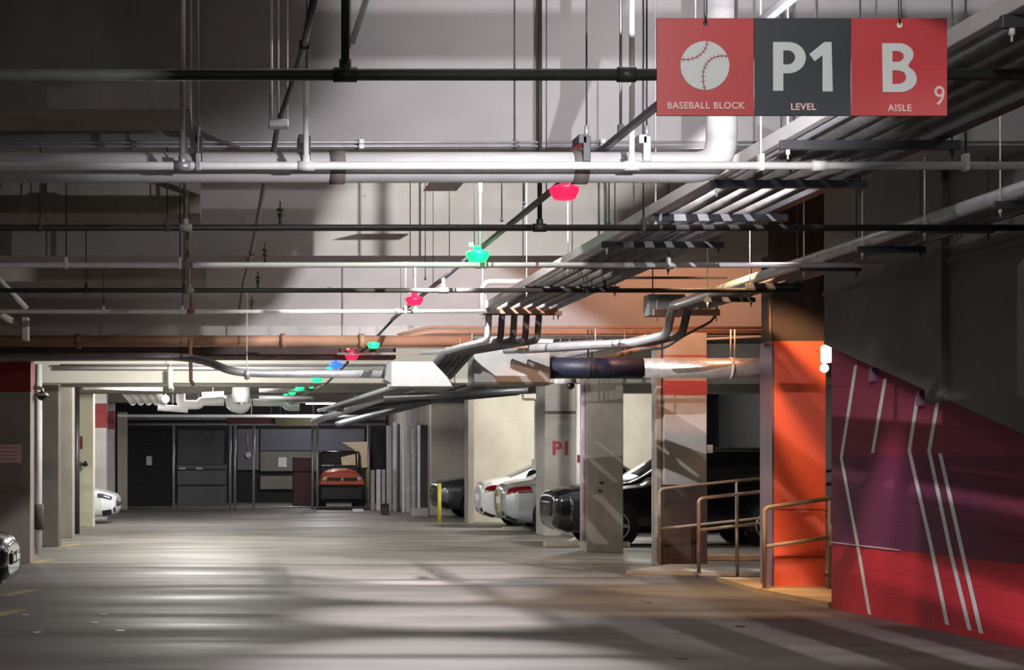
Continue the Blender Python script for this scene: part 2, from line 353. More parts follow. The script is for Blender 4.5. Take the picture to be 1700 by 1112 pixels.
beam('ceiling_beam', 50.5, 51.1, 3.2, 3.75, XL, XR, CONCK)

# painted mural wall and the ramp side above it
A = Vector((6.79, 20.16, 0)); B = Vector((7.30, 13.0, 0)); du = (B-A).normalized(); ang = math.atan2(du.y, du.x); LW = (B-A).length
m = MB(); m.prism([(0, 0, 0), (LW, 0, 0), (LW, 0, 3.3), (0, 0, 3.3)], (0, 0.3, 0))
mw = m.obj('wall_right', MURAL); mw['kind'] = 'structure'; mw.location = A; mw.rotation_euler = (0, 0, ang)
# wall local +y points away from the aisle when rotated by ang (about -86 degrees)
m = MB(); zb = lambda y: 2.95-(20.2-y)*0.212
pts = [(6.72, 20.2, zb(20.2)), (6.72, 8, max(0.2, zb(8))), (6.72, 8, 5.7), (6.72, 20.2, 5.7)]
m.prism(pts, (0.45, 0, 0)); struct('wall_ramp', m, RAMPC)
m = MB(); m.prism([(6.70, 20.2, 3.48), (6.70, 8, 3.48), (6.70, 8, 3.53), (6.70, 20.2, 3.53)], (0.03, 0, 0)); struct('trim_2', m, CONCK)
m = MB(); m.box((6.66, 16.75, 1.7+.5), (6.73, 17.15, 5.7), 0.01); struct('trim_3', m, RAMPC)
m = MB(); m.prism([(6.86, 20.2, zb(20.2)-.07), (6.86, 8, max(.15, zb(8))-.07), (6.86, 8, max(.2, zb(8))), (6.86, 20.2, zb(20.2))], (0.2, 0, 0)); struct('trim_shadow_gap', m, BLACKROOM)  # black strip put in for the shadow gap along the ramp edge
m = MB(); m.box((7.17, 20.1, 3.4), (XR, 20.45, 5.7)); struct('wall_stair', m, CONCK)
m = MB(); m.box((7.6, 20.45, 0), (XR, 20.8, 3.4)); struct('wall_stair', m, PURPLE)

# white stripes of the mural
def walluz(x, y):
    # pixel ray met with the mural wall plane (local u along wall, z up)
    k = (x-PX0)/F; D = (A.x*du.y-A.y*du.x)/(k*du.y-du.x) if True else 0
    X = k*D; u = (Vector((X, D, 0))-A).dot(du); return u, EYE+(PY0-y)*D/F
stripes = [([(1421, 606), (1397, 760), (1424, 904), (1444, 1020)], 'leftmost bent white stripe, running the full height of the purple mural wall'),
           ([(1470, 628), (1449, 752)], 'short slanted white stripe high on the purple mural wall'),
           ([(1524, 656), (1510, 748), (1546, 905), (1573, 1037)], 'middle bent white stripe down the purple mural wall'),
           ([(1557, 668), (1543, 748), (1580, 922), (1610, 1046)], 'bent white stripe directly left of the rightmost straight stripe on the mural'),
           ([(1561, 752), (1600, 925), (1629, 1051)], 'rightmost straight white stripe on the red part of the mural wall')]
STRIPE = mat('reflective_white_stripe', (205, 208, 206), 0.5, var=0.1, scale=(4, 4, 4))
for pp, lb in stripes:
    q = [walluz(*p) for p in pp]; m = MB(); wd = 0.038
    for i in range(len(q)-1):
        (u0, z0), (u1, z1) = q[i], q[i+1]
        m.prism([(u0-wd, -0.004, z0), (u0+wd, -0.004, z0), (u1+wd, -0.004, z1), (u1-wd, -0.004, z1)], (0, 0.003, 0))
    o = m.obj('mural_stripe', STRIPE); o.location = A; o.rotation_euler = (0, 0, ang); tag(o, lb, 'painted stripe', 'white stripes of the mural wall')
# raised seam of the dado
m = MB(); m.box((0, -0.012, 0.735), (1.72, 0.0, 0.745)); o = m.obj('trim_5', STRIPE); o['kind'] = 'structure'; o.location = A; o.rotation_euler = (0, 0, ang)
for (x, y) in ((1453, 624), (1533, 664)):
    u, z = walluz(x, y); m = MB(); m.box((u-.04, -.06, z-.06), (u+.04, 0, z+.09), .006); o = m.obj('bracket', PURPLE); o.location = A; o.rotation_euler = (0, 0, ang)
    tag(o, 'small purple bracket at the top edge of the mural, '+('left one' if x < 1500 else 'above the middle bent stripe'), 'bracket', 'brackets on the mural wall')

# ------------------------------------------------------------------ columns
def column(name, label, x0, x1, y0, y1, z, mm, bands=(), side=None):
    t = thing(name, label, 'column', ((x0+x1)/2, (y0+y1)/2, 0), group='garage columns')
    m = MB(); m.box((x0, y0, 0), (x1, y1, z), 0.012); part('shaft', m, mm, t)
    for (n, z0, z1, bm_) in bands:
        m = MB(); m.box((x0-.004, y0-.004, z0), (x1+.004, y1+.004, z1)); part(n, m, bm_, t)
    if side:
        m = MB(); m.box((x0-.006, y0+.02, 0.0), (x0, y1, z-.3)); part('side_face', m, side, t)
    return t
XC = 6.66
t = column('column', 'bright orange column with brown top behind the handrail beside the mural wall', 6.94, 7.6, 22.8, 23.3, 5.7, BROWNC)
m = MB(); m.box((6.95, 22.785, 0), (7.6, 22.8, 3.15)); o = part('orange_panel', m, ORANGE, t); o['label'] = 'orange painted front'
m = MB(); m.box((6.925, 22.79, 0), (6.94, 23.3, 3.15)); o = part('side_panel', m, PURPLE, t); o['label'] = 'muted purple painted side'
for zz in (1.02, 0.42):
    m = MB(); m.box((6.96, 22.781, zz), (7.59, 22.785, zz+0.012)); part('panel_groove', m, REDW, t)
t = column('column', 'concrete column with red band and brown lower half behind the grey handrail', XC+.14, XC+.80, 27.85, 28.45, 3.6, CONC,
       [('red_band', 2.64, 2.86, REDB), ('brown_base', 0, 1.26, BROWNC), ('red_line', 3.23, 3.26, REDB)])
m = MB(); m.box((XC+.13-.08, 27.95, 0), (XC+.13, 28.3, 3.6), .01); part('side_strip', m, CONCD, t)
t = column('column', 'plain concrete column with two bolt holes in front of the black vehicle', 6.42, 7.07, 31.9, 32.5, 3.75, CONCD)
for (x, y) in ((998, 801), (996, 814)):
    p = at(x, y, 31.89); m = MB(); m.box((p.x-.03, 31.885, p.z-.015), (p.x+.03, 31.9, p.z+.015)); part('bolt_hole', m, BLK, t)
m = MB(); m.tube([(6.38, 32.0, 0.2), (6.38, 32.0, 3.0)], 0.045, 10); part('corner_guard', m, mat('lilac_guard', (190, 170, 190), 0.5), t)
tP = column('column', 'pale column with red P1 lettering beyond the black vehicle', 6.86, 7.52, 38.5, 39.6, 3.75, CONC)
text('lettering', 'P1', 0.40, ((932-PX0)*38.49/F, 38.49, EYE+(PY0-745)*38.5/F), mat('maroon_letters', (150, 48, 62), 0.6), tP, 0.012)
m = MB(); m.box((6.855, 38.48, 2.60), (7.525, 38.5, 2.66)); part('band', m, CONCK, tP)
column('column', 'narrow concrete column between the two parked cars by the pale end wall', 6.20, 6.35, 45.7, 46.4, 3.75, CONCD)
# left row
tN = column('column', 'near left column with dark red band and a pink notice', -3.72, -3.06, 28.72, 29.3, 3.25, CONCD, [('red_band', 2.72, 3.249, DREDB)])
column('column', 'dark left column behind the white drain pipe', -3.72, -3.08, 33.85, 34.4, 3.04, CONCK)
column('column', 'left column with its right edge lit, behind the dark one', -3.74, -3.12, 37.5, 38.1, 3.75, CONCD)
column('column', 'pale yellow left column in front of the white car', -3.78, -3.1, 43.2, 43.8, 3.75, mat('pale_yellow_paint', (206, 202, 178), 0.7, var=0.1))
column('column', 'far left column with bright red band behind the pale yellow one', -3.9, -3.1, 48.0, 48.6, 3.75, CONC, [('red_band', 2.45, 3.1, REDW)])
column('column', 'far left column with red band nearest the cage', -3.9, -3.25, 54.0, 54.6, 3.75, CONC, [('red_band', 2.5, 3.05, REDW)])
m = MB(); m.box((-3.35, 57.3, 0), (-3.05, 57.8, 3.1), .02); tag(m.obj('column', CONCP), 'slim pale post column at the left end of the cage', 'column', 'garage columns')

# notice on the near left column
t = thing('notice', 'pinkish white notice with lines of text on the near left column', 'notice', (-3.6, 28.7, 2.0))
a = at(-8, 768, 28.7); b = at(35, 738, 28.7)
m = MB(); m.box((a.x, 28.69, a.z), (b.x, 28.715, b.z), .003); part('panel', m, mat('notice_board', (205, 180, 176), 0.6), t)
for k in range(4):
    z = b.z-.06-k*.06; m = MB(); m.box((a.x+.03, 28.687, z), (b.x-.04-.03*(k % 2), 28.69, z+.02)); part('text_line', m, mat('notice_print', (170, 120, 118), 0.6), t)

# ------------------------------------------------------------------ sprinkler and drain pipes
def hpipe(name, label, y, D, r, mm, x0=XL+.05, x1=6.6, parts=(), group=None, xs=None):
    z = EYE+(PY0-y)*D/F
    t = thing(name, label, 'pipe', (0, D, z), group=group)
    m = MB(); m.tube([(x0, D, z), (x1, D, z)], r, 14); part('main_run', m, mm, t)
    for p in parts:
        k = p[0]; X = (p[1]-PX0)*D/F
        if k == 'riser':     # x, top height, material
            q = MB(); q.tube([(X, D, z+r*.6), (X, D, p[2])], r*.72, 10); part('riser', q, p[3], t)
            q = MB(); q.tube([(X-r*2.0, D, z), (X+r*2.0, D, z)], r*1.28, 12); q.tube([(X, D, z), (X, D, z+r*2.6)], r*1.05, 10); part('tee_fitting', q, p[3], t)
        elif k == 'rod':
            q = MB(); q.tube([(X, D, z+r), (X, D, p[2])], 0.007, 6); part('hanger_rod', q, STEELD if len(p) < 4 else p[3], t)
            q = MB(); q.box((X-.016, D-r-.008, z-r-.008), (X+.016, D+r+.008, z+r+.05), .004); part('clevis', q, mm if len(p) < 4 else p[3], t)
        elif k == 'sprinkler':
            q = MB(); q.tube([(X, D, z+r), (X, D, z+r+.06)], .012, 8); q.tube([(X, D, z+r+.06), (X, D, z+r+.09)], .022, 8); q.tube([(X, D, z+r+.11), (X, D, z+r+.13)], .03, 10); q.tube([(X, D, z+r+.08), (X, D, z+r+.19)], .008, 6); part('sprinkler_head', q, BLACKP, t)
        elif k == 'coupling':
            q = MB(); q.tube([(X-.045, D, z), (X+.045, D, z)], r*1.3, 12); part('coupling', q, mm, t)
    return t
SG = 'sprinkler branch pipes across the aisle'
hpipe('sprinkler_pipe', 'thick dark green pipe crossing at the top, passing behind the sign', 124, 8.9, .029, GREENP, x1=6.6,
      parts=[('riser', 573, 5.7, GREENP), ('coupling', 1040)], group=SG)
hpipe('sprinkler_pipe', 'brightly lit white pipe running in front of the fat grey drain pipe', 275, 11.7, .026, WHITEP,
      parts=[('riser', 508, 4.2, WHITEP), ('riser', 1049, 5.7, WHITEP), ('riser', 303, 5.7, GALV), ('rod', 329, 5.7, GALV), ('rod', 1263, 5.7, WHITEP), ('coupling', 1360), ('rod', 1603, 5.7)], group=SG)
hpipe('sprinkler_pipe', 'black branch pipe just below the fat grey drain pipe', 378, 14.9, .027, BLACKP,
      parts=[('riser', 896, 5.7, BLACKP), ('riser', 308, 5.7, CONCD), ('rod', 67, 4.25), ('rod', 278, 4.25), ('rod', 1068, 5.7), ('sprinkler', 465)], group=SG)
hpipe('sprinkler_pipe', 'pale lit branch pipe level with the first green indicator light', 440, 17.8, .027, WHITEP, x1=6.5,
      parts=[('riser', 797, 5.7, WHITEP), ('riser', 311, 5.7, CONCD), ('rod', 110, 5.7), ('rod', 299, 5.7), ('coupling', 800), ('sprinkler', 440), ('rod', 1110, 5.7)], group=SG)
hpipe('sprinkler_pipe', 'black branch pipe just above the second red indicator light', 482, 20.5, .027, BLACKP, x1=6.55,
      parts=[('riser', 736, 3.72, BLACKP), ('riser', 314, 5.7, CONCD), ('rod', 143, 5.7), ('rod', 306, 5.7), ('sprinkler', 428), ('sprinkler', 1004)], group=SG)
hpipe('sprinkler_pipe', 'white branch pipe ending at the five bent conduits', 517, 24.5, .026, WHITEP, x1=3.75,
      parts=[('riser', 688, 4.9, WHITEP), ('rod', 673, 5.7, WHITEP), ('riser', 317, 5.7, REDOX), ('rod', 172, 5.7), ('rod', 303, 5.7), ('sprinkler', 418), ('coupling', 660)], group=SG)
t = hpipe('brown_pipe', 'large brown pipe in front of the brown beam, over the left aisle', 566, 27.9, .088, REDOX, x1=3.85, parts=[('coupling', 130), ('coupling', 470), ('coupling', 600)])
t['category'] = 'pipe'
for y, lb in ((541, 'upper thin orange tinted pipe on the brown beam left of the orange column'), (549, 'lower orange tinted pipe on the brown beam left of the orange column')):
    D = 28.3; m = MB(); m.tube([at(660, 556, D)-Vector((0, 0, (y-541)*.009)), at(705, y+2, D), at(1276, y+3, D)], .022 if y == 541 else .045, 10, .3)
    tag(m.obj('wall_pipe', REDOX), lb, 'pipe', 'thin pipes on the brown beam')
# thin conduits behind the drain pipe
for y, lb in ((236, 'upper thin conduit above the fat grey drain pipe'), (243, 'lower thin conduit above the fat grey drain pipe')):
    p = at(0, y, 14.9); m = MB(); m.tube([(XL+.1, 14.9, p.z), (6.6, 14.9, p.z)], .011, 8)
    for x in (600, 1000): X = (x-PX0)*14.9/F; m.box((X-.02, 14.87, p.z-.02), (X+.02, 14.95, p.z+.02))
    tag(m.obj('conduit', GALV), lb, 'conduit', 'conduits above the drain pipe')
m = MB(); p = at(0, 461, 21.5); m.tube([(4.2, 21.5, p.z), (6.0, 21.5, p.z)], .016, 8); m.tube([(4.24, 21.5, p.z), (4.24, 21.5, p.z+.3)], .01, 6); tag(m.obj('conduit', BLACKP), 'short black conduit hanging right of the cable tray near the brown beam', 'conduit')

# fat drain pipe with elbow
D = 12.1; zc = EYE+(PY0-278)*D/F; xr = (1198-PX0)*D/F
t = thing('drain_pipe', 'fat grey drain pipe crossing the aisle and elbowing up behind the sign', 'pipe', (xr, D, zc))
m = MB(); m.tube([(XL+.05, D, zc), (xr, D, zc), (xr, D, 5.7)], .103, 24, .2); part('main_run', m, GREYP, t)
for x in (560, 962):
    X = (x-PX0)*D/F; m = MB(); m.tube([(X-.05, D, zc), (X+.05, D, zc)], .113, 24); part('coupling_band', m, mat('band_grey', (120, 112, 110), .5), t)
for x in (330, 508, 968, 1067):
    X = (x-PX0)*D/F; m = MB(); m.box((X-.025, D-.13, zc+.02), (X+.025, D-.10, zc+.19), .004); m.box((X-.055, D-.13, zc+.14), (X+.0, D+.1, zc+.20), .004); part('hanger_bracket', m, GALV if x > 1000 else STEELD, t)
    m = MB(); m.tube([(X, D-.115, zc+.17), (X, D-.115, 5.7)], .006, 6); part('hanger_rod', m, STEELD, t)
    m = MB(); m.tube([(X, D-.115, zc+.19), (X, D-.115, zc+.26)], .016, 6); part('rod_nut', m, GALV, t)
X = (1025-PX0)*D/F; m = MB(); m.tube([(X, D-.1, zc+.22), (X, D-.1, 5.7)], .010, 8); m.box((X-.02, D-.12, zc+.18), (X+.02, D-.08, zc+.27), .004); part('hanger_rod', m, GALV, t)

# long sloping conduit on the left, under the beams
t = thing('conduit', 'dark conduit running away beside the left coffers with clamp joints', 'conduit', (0.42, 15, 4.2))
m = MB(); path = [at(527, -30, 9.5), at(505, 75, 10.9), at(487, 135, 12.0), at(462, 205, 13.2), at(454, 250, 14.3), at(438, 310, 16.5), at(418, 420, 22.0), at(404, 470, 25.9), at(397, 520, 28.5)]
m.tube(path, .022, 8, .3); part('run', m, STEELD, t)
for p in (path[1], path[3], path[6]): m = MB(); m.box(p-Vector((.03, .03, .03)), p+Vector((.03, .03, .03)), .008); part('clamp', m, BLACKP, t)
# small white hanging junction box with two rods
a = at(446, 212, 13.0); b = at(479, 199, 13.0)
t = thing('junction_box', 'small white box hung on two rods left of the white riser', 'junction box', ((a.x+b.x)/2, 13, a.z))
m = MB(); m.box((a.x, 12.95, a.z), (b.x, 13.08, b.z), .01); part('box', m, WHITEP, t)
for x in (450, 462, 477): X = (x-PX0)*13/F; m = MB(); m.tube([(X, 13, b.z), (X, 13, 5.7)], .014 if x == 450 else .007, 8); part('rod', m, WHITEP if x > 455 else GREYP, t)
m = MB(); m.tube([at(584, 72, 9.2), at(611, -10, 9.2)], .016, 8); m.tube([at(581, -5, 9.2), at(581, 80, 9.2)], .006, 6); tag(m.obj('brace_rod', WHITEP), 'slanted white brace rod by the dark green riser', 'brace')
# free hanging rods
for k, (x, y, D) in enumerate(((833, 368, 17.0), (870, 340, 17.0), (746, 430, 21.0), (950, 440, 19.5), (706, 465, 22), (1011, 375, 15.6))):
    p = at(x, y, D); m = MB(); m.tube([(p.x, D, p.z), (p.x, D, 5.7)], .006, 6); m.tube([(p.x, D, p.z), (p.x, D, p.z+.03)], .014, 6)
    tag(m.obj('threaded_rod', STEELD), ['thin rod hanging left of the black riser below the drain pipe', 'short rod nearest the black riser', 'thin rod over the first red ceiling reflection', 'thin rod under the near red indicator light', 'thin rod beside the second red indicator light', 'thin pale rod at the left of the cable tray'][k], 'hanging rod', 'loose hanging rods')

# ------------------------------------------------------------------ trays and conduits
def tray(label, xs0, xs1, z, Ds, conds, y0, y1, cg, rail_m, lb_fn, endz=None, bend=None):
    t = thing('cable_tray', label, 'cable tray', (xs0, y0, z))
    for D in Ds:
        m = MB(); m.box((xs0-.05, D-.02, z-.06), (xs1+.05, D+.02, z), .003); part('strut_bar', m, STEELD, t)
        for X in (xs0, xs1): m = MB(); m.tube([(X, D, z-.12), (X, D, 5.69)], .006, 6); m.tube([(X, D, z-.09), (X, D, z-.05)], .014, 6); part('hanger_rod', m, WHITEP if X == xs0 else STEELD, t)
    for i, (X, r, mm) in enumerate(conds):
        pth = [(X, y0, z+r), (X, y1, z+r)]
        if bend: pth = bend(X, y0, y1, z+r)
        m = MB(); m.tube(pth, r, 10, .09)
        tag(m.obj('conduit', mm), lb_fn(i), 'conduit', cg)
    return t
TZ = 3.70
names = ['first (leftmost)', 'second', 'third', 'fourth', 'fifth', 'sixth']
def bendc(X, y0, y1, z):
    k = (X-3.68)/.70
    return [(X, y0, z), (X, 24.95, z), (X-.02, 25.0, 3.30), (3.26+k*.42, 26.6, 3.24), (3.14+k*.42, 28.3, 2.94), (2.6+k*.55, 49, 2.94)]
Dt = [8.2, 11.45, 13.1, 14.95, 16.85, 18.75, 21.3, 24.9]
tray('long central cable tray on strut trapezes left of the sign pole line', 3.58, 4.62, TZ, Dt,
     [(3.68, .046, GALV), (3.86, .046, CONDM), (4.03, .046, CONDM), (4.20, .046, CONDM), (4.37, .046, CONDM)], 5.0, 25,
     'conduits on the central cable tray', GALV, lambda i: names[i]+' conduit from the left on the central cable tray', bend=bendc)
m = MB(); m.box((3.55, 5, TZ+.0), (3.61, 25, TZ+.09), .006); tag(m.obj('tray_rail', WHITEP), 'bright steel side rail along the left of the central cable tray', 'rail')
m = MB(); m.box((4.50, 5, TZ+.01), (4.60, 24.8, TZ+.09), .006); tag(m.obj('tray_rail', STEELD), 'dark side rail along the right of the central cable tray', 'rail')
# bundle right
names2 = ['fat pale conduit at the left', 'second conduit from the left', 'third conduit from the left', 'rightmost conduit']
def bend2(X, y0, y1, z):
    if X > 6.3: return [(X, y0, z), (X, 24.2, z)]
    return [(X, y0, z), (X, 24.3, z), (X-.05, 24.45, 3.34), (X-.35, 25.0, 3.27), (X-1.9, 26.6, 3.26)]
tray('smaller cable tray on trapezes along the ramp wall', 5.98, 6.52, 3.66, [9.0, 10.6, 12.2, 13.9, 15.4, 16.9, 18.6, 20.5, 22.3], [(6.05, .060, GALV), (6.26, .055, CONDM), (6.39, .03, CONDM), (6.48, .028, STEELD)], 5.0, 23,
     'conduits beside the ramp wall', GALV, lambda i: names2[i]+' on the tray beside the ramp wall', bend=bend2)
# brackets under tray ends, warm light put into their brown colour
for (x0, x1, y, D, lb) in ((778, 876, 578, 26.2, 'brown strut bar under the foot of the five bent conduits'), (758, 870, 585, 27.3, 'rear brown strut bar under the bent conduits'), (800, 925, 521, 24.8, 'brown strut bar at the top of the five bent conduits'), (1085, 1195, 524, 24.6, 'orange tinted strut bar at the end of the right tray')):
    a = at(x0, y, D); b = at(x1, y-(17 if x0 == 800 else 11), D); m = MB(); m.box((a.x, D-.02, a.z), (b.x, D+.02, b.z), .004)
    for X in (a.x+.05, b.x-.05): m.tube([(X, D, a.z-.08), (X, D, b.z+.12)], .008, 6)
    tag(m.obj('strut_bar', REDOX), lb, 'strut bar', 'strut bars at the tray ends')
m = MB(); a = at(1076, 524, 25.6); b = at(1138, 488, 25.6); m.box((a.x, 25.6, a.z), (b.x, 25.9, b.z), .015); m.tube([(a.x+.1, 25.75, b.z), (a.x+.1, 25.75, 5.69)], .01, 6); tag(m.obj('pull_box', CONDM), 'dark grey pull box behind the end of the right tray', 'junction box')
# curved black conduit right
m = MB(); m.tube([at(1190, 500, 26.0), at(1188, 530, 26.2), at(1130, 560, 26.4), at(1105, 578, 26.5), at(1060, 580, 26.5)], .02, 8, .3); tag(m.obj('conduit', STEELD), 'dark curved conduit dropping left from the right tray end', 'conduit')
m = MB(); m.tube([at(874, 467, 22.5), at(800, 467, 22.5), at(800, 512, 22.5)], .035, 12, .12); tag(m.obj('elbow_pipe', WHITEP), 'white pipe elbow left of the central cable tray', 'pipe')
m = MB(); m.tube([at(1278, 470, 22.9), at(1280, 572, 22.9)], .022, 8); m.box(at(1268, 575, 22.9), at(1292, 570, 22.86)); tag(m.obj('conduit', REDOX), 'vertical conduit at the upper left corner of the orange column', 'conduit')
# left edge stub pipes
m = MB(); m.tube([at(-40, 425, 26), at(44, 513, 26)], .05, 10); m.tube([at(-40, 500, 26.2), at(30, 540, 26.2)], .06, 10); tag(m.obj('brace_pipe', CONCD), 'pair of slanted grey brace pipes at the left edge', 'brace')
a = at(37, 566, 26.2); b = at(48, 527, 26.2); m = MB(); m.box((a.x, 26.1, a.z), (b.x, 26.3, b.z), .01); tag(m.obj('bracket', CONCD), 'short vertical bracket below the slanted braces at left edge', 'bracket')

# light channel
t = thing('light_channel', 'long dark steel channel carrying the coloured parking indicator lights', 'steel channel', (2.56, 15, 3.76))
m = MB(); m.box((2.54, 5, 3.745), (2.58, 27.4, 3.785), .004); part('channel', m, STEELD, t)
m = MB(); m.tube([(2.56, 27.38, 3.75), (2.25, 28.3, 3.40), (2.1, 28.5, 3.28)], .02, 6); part('end_drop', m, STEELD, t)
m = MB(); m.tube([(2.60, 5, 3.775), (2.60, 27.4, 3.775)], .010, 6); part('cable', m, BLACKP, t)
for D in (9.6, 14.3, 18.4, 22, 26): m = MB(); m.tube([(2.56, D, 3.78), (2.56, D, 5.69)], .005, 6); part('hanger_rod', m, STEELD, t)
t = thing('light_channel', 'far steel channel with indicator lights below the bright beam', 'steel channel', (1.8, 35, 3.2))
m = MB(); m.tube([(2.05, 29.6, 3.24), (1.9, 33, 3.03), (1.55, 48, 3.03)], .02, 8); part('channel', m, STEELD, t)
for D in (31, 36, 44): m = MB(); m.tube([(1.9-(D-33)*.022, D, 3.05), (1.9-(D-33)*.022, D, 3.74)], .006, 6); part('hanger_rod', m, STEELD, t)
def indicator(x, y, D, wpx, col, label, stem=True):
    M = {'r': LREDM, 'g': LGRNM, 'b': LBLUM}[col]; p = at(x, y, D); W = wpx*D/F/2; h = W*.50
    t = thing('parking_indicator_light', label, 'indicator light', p, group='parking indicator lights')
    m = MB()
    pr = [(0, h*.9), (W*.62, h*.9), (W*.98, h*.6), (W*.96, h*.1), (W*.72, -h*.85), (W*.55, -h), (0, -h)]
    seg = 20; rings = []
    for (r, z) in pr[1:-1]: rings.append([m.bm.verts.new((p.x+r*math.cos(2*math.pi*k/seg), D+r*math.sin(2*math.pi*k/seg), p.z+z)) for k in range(seg)])
    for i in range(len(rings)-1):
        for k in range(seg): f = m.bm.faces.new((rings[i][k], rings[i][(k+1) % seg], rings[i+1][(k+1) % seg], rings[i+1][k])); f.smooth = i != 2
    m.bm.faces.new(rings[0]); m.bm.faces.new(rings[-1][::-1]); part('lens', m, M, t)
    if stem:
        m = MB(); m.tube([(p.x, D, p.z+h*.9), (p.x, D, p.z+h*1.7)], W*.3, 10); part('neck', m, M if col != 'x' else WHITEP, t)
        m = MB(); m.box((p.x-W*.75, D-.02, p.z+h*1.6), (p.x-W*.35, D+.02, p.z+h*2.2), .004); part('sensor', m, WHITEP, t)
    point('lamp', (p.x, D-W*1.6, p.z-h*.2), 1.3, {'r': (1, .03, .1), 'g': (.05, 1, .35), 'b': (.05, .15, 1)}[col], .03, t)
    return t
indicator(937, 319, 13.15, 50, 'r', 'largest red indicator light, below the fat drain pipe')
indicator(793, 425, 17.4, 40, 'g', 'largest green indicator light, beside the pale branch pipe')
indicator(688, 499, 22.3, 30, 'r', 'red indicator light above the white branch pipe')
indicator(620, 573, 27.6, 21, 'g', 'flat green indicator light on the brown pipe', False)
indicator(584, 591, 28.6, 23, 'r', 'red indicator light just below the brown pipe')
indicator(557, 606, 30.0, 22, 'b', 'blue indicator light beside the silver pipe')
indicator(547, 611, 31.0, 10, 'g', 'tiny green light touching the blue indicator light', False)
indicator(526, 630, 32.0, 19, 'g', 'green indicator light just below the silver pipe')
indicator(498, 644, 36.0, 15, 'g', 'green indicator light above and right of the green cluster', False)
indicator(517, 643, 38.0, 8, 'g', 'tiny green indicator at the right of the green cluster', False)
indicator(485, 652, 40.0, 13, 'g', 'green indicator light in the middle of the far green cluster')
indicator(474, 655, 43.5, 7, 'g', 'tiny green indicator at the left of the far green cluster', False)
indicator(464, 665, 46.0, 15, 'g', 'farthest green indicator light above the white traps', False)

# ------------------------------------------------------------------ hanging sign
SD = 7.6; s = SD/F
x0 = (1090-PX0)*s; x1 = (1573-PX0)*s; zt = EYE+(PY0-30)*s; zb_ = EYE+(PY0-192)*s; xc1 = (1252-PX0)*s; xc2 = (1413-PX0)*s
t = thing('direction_sign', 'hanging red and black sign reading BASEBALL BLOCK, P1 LEVEL, B AISLE 9', 'sign', ((x0+x1)/2, SD, zb_))
SRED = mat('sign_red', (196, 58, 66), 0.42, var=0.12, scale=(2, 2, 2)); SBLK = mat('sign_black', (44, 50, 60), 0.42); SLET = mat('sign_letters', (206, 210, 212), 0.5); SSM = mat('sign_small_letters', (226, 190, 188), 0.5)
for n, a, b, mm in (('left_panel', x0, xc1, SRED), ('centre_panel', xc1, xc2, SBLK), ('right_panel', xc2, x1, SRED)):
    m = MB(); m.box((a+.001, SD, zb_), (b-.001, SD+.012, zt), .0015); part(n, m, mm, t)
yf = SD-.002
def sx(x): return (x-PX0)*s
def sz(y): return EYE+(PY0-y)*s
def disc(cx, cz, r, y, n=48): return [(cx+r*math.cos(2*math.pi*k/n), y, cz+r*math.sin(2*math.pi*k/n)) for k in range(n)]
m = MB(); m.prism(disc(sx(1170), sz(109), 40.5*s, yf-.001), (0, .003, 0)); ball = part('ball_symbol', m, SLET, t)
# seams (drawn arcs with little stitches)
STI = mat('stitch_red', (160, 40, 56), 0.5)
def seam(ctrl, nst, parent):
    P0, P1, P2, P3 = [Vector((sx(a), yf-.0025, sz(b))) for a, b in ctrl]
    def bz(u): return P0*(1-u)**3+P1*3*u*(1-u)**2+P2*3*u*u*(1-u)+P3*u**3
    m = MB(); pts = [bz(k/24) for k in range(25)]
    for i in range(24):
        d = (pts[i+1]-pts[i]).normalized(); nrm = Vector((d.z, 0, -d.x))*.0023
        m.prism([pts[i]-nrm, pts[i]+nrm, pts[i+1]+nrm, pts[i+1]-nrm], (0, .0012, 0))
    for k in range(nst):
        u = (k+.7)/nst; p = bz(u); d = (bz(min(1, u+.01))-bz(u-.01)).normalized(); nrm = Vector((d.z, 0, -d.x))
        for sg in (-1, 1):
            q = p+nrm*sg*.012-d*.004; w_ = d*.0009
            m.prism([p-w_, p+w_, q+w_, q-w_], (0, .0012, 0))
    o = part('ball_seam', m, STI, parent); return o
o = seam([(1174, 69), (1172, 90), (1153, 101), (1131, 99)], 8, t); o2 = seam([(1209, 94), (1180, 88), (1158, 108), (1170, 149)], 12, t)
for o in (o, o2):
    pass
# block capitals cut as polygons (pixel frame of the sign)
def poly_letter(name, outer, holes, parent, mm):
    c = bpy.data.curves.new(name, 'CURVE'); c.dimensions = '2D'; c.fill_mode = 'BOTH'; c.extrude = .0015
    for loop in [outer]+holes:
        sp = c.splines.new('POLY'); sp.points.add(len(loop)-1); sp.use_cyclic_u = True
        for i, (a, b) in enumerate(loop): sp.points[i].co = (a*s, -b*s, 0, 1)
    tmp = bpy.data.objects.new('t', c); COL.objects.link(tmp); bpy.context.view_layer.update()
    me = bpy.data.meshes.new_from_object(tmp.evaluated_get(bpy.context.evaluated_depsgraph_get())); bpy.data.objects.remove(tmp)
    me.materials.clear(); me.materials.append(mm)
    me.transform(Matrix.Translation((-PX0*s, yf-.0, EYE+PY0*s)) @ Matrix.Rotation(math.pi/2, 4, 'X'))
    for v in me.vertices: v.co -= parent.location
    o = bpy.data.objects.new(name, me); COL.objects.link(o); o.parent = parent; return o
def arc(cx, cy, rx, ry, a0, a1, n=14): return [(cx+rx*math.cos(math.radians(a0+(a1-a0)*k/n)), cy+ry*math.sin(math.radians(a0+(a1-a0)*k/n))) for k in range(n+1)]
Pout = [(1283, 151), (1283, 70), (1304, 70)]+arc(1308, 96, 29.5, 26, -90, 90)+[(1300, 122), (1300, 151)]
Phole = [(1300, 84), (1305, 84)]+arc(1307, 95.5, 12.5, 11.8, -85, 90)+[(1300, 107)]
poly_letter('letter', Pout, [Phole[::-1]], t, SLET)
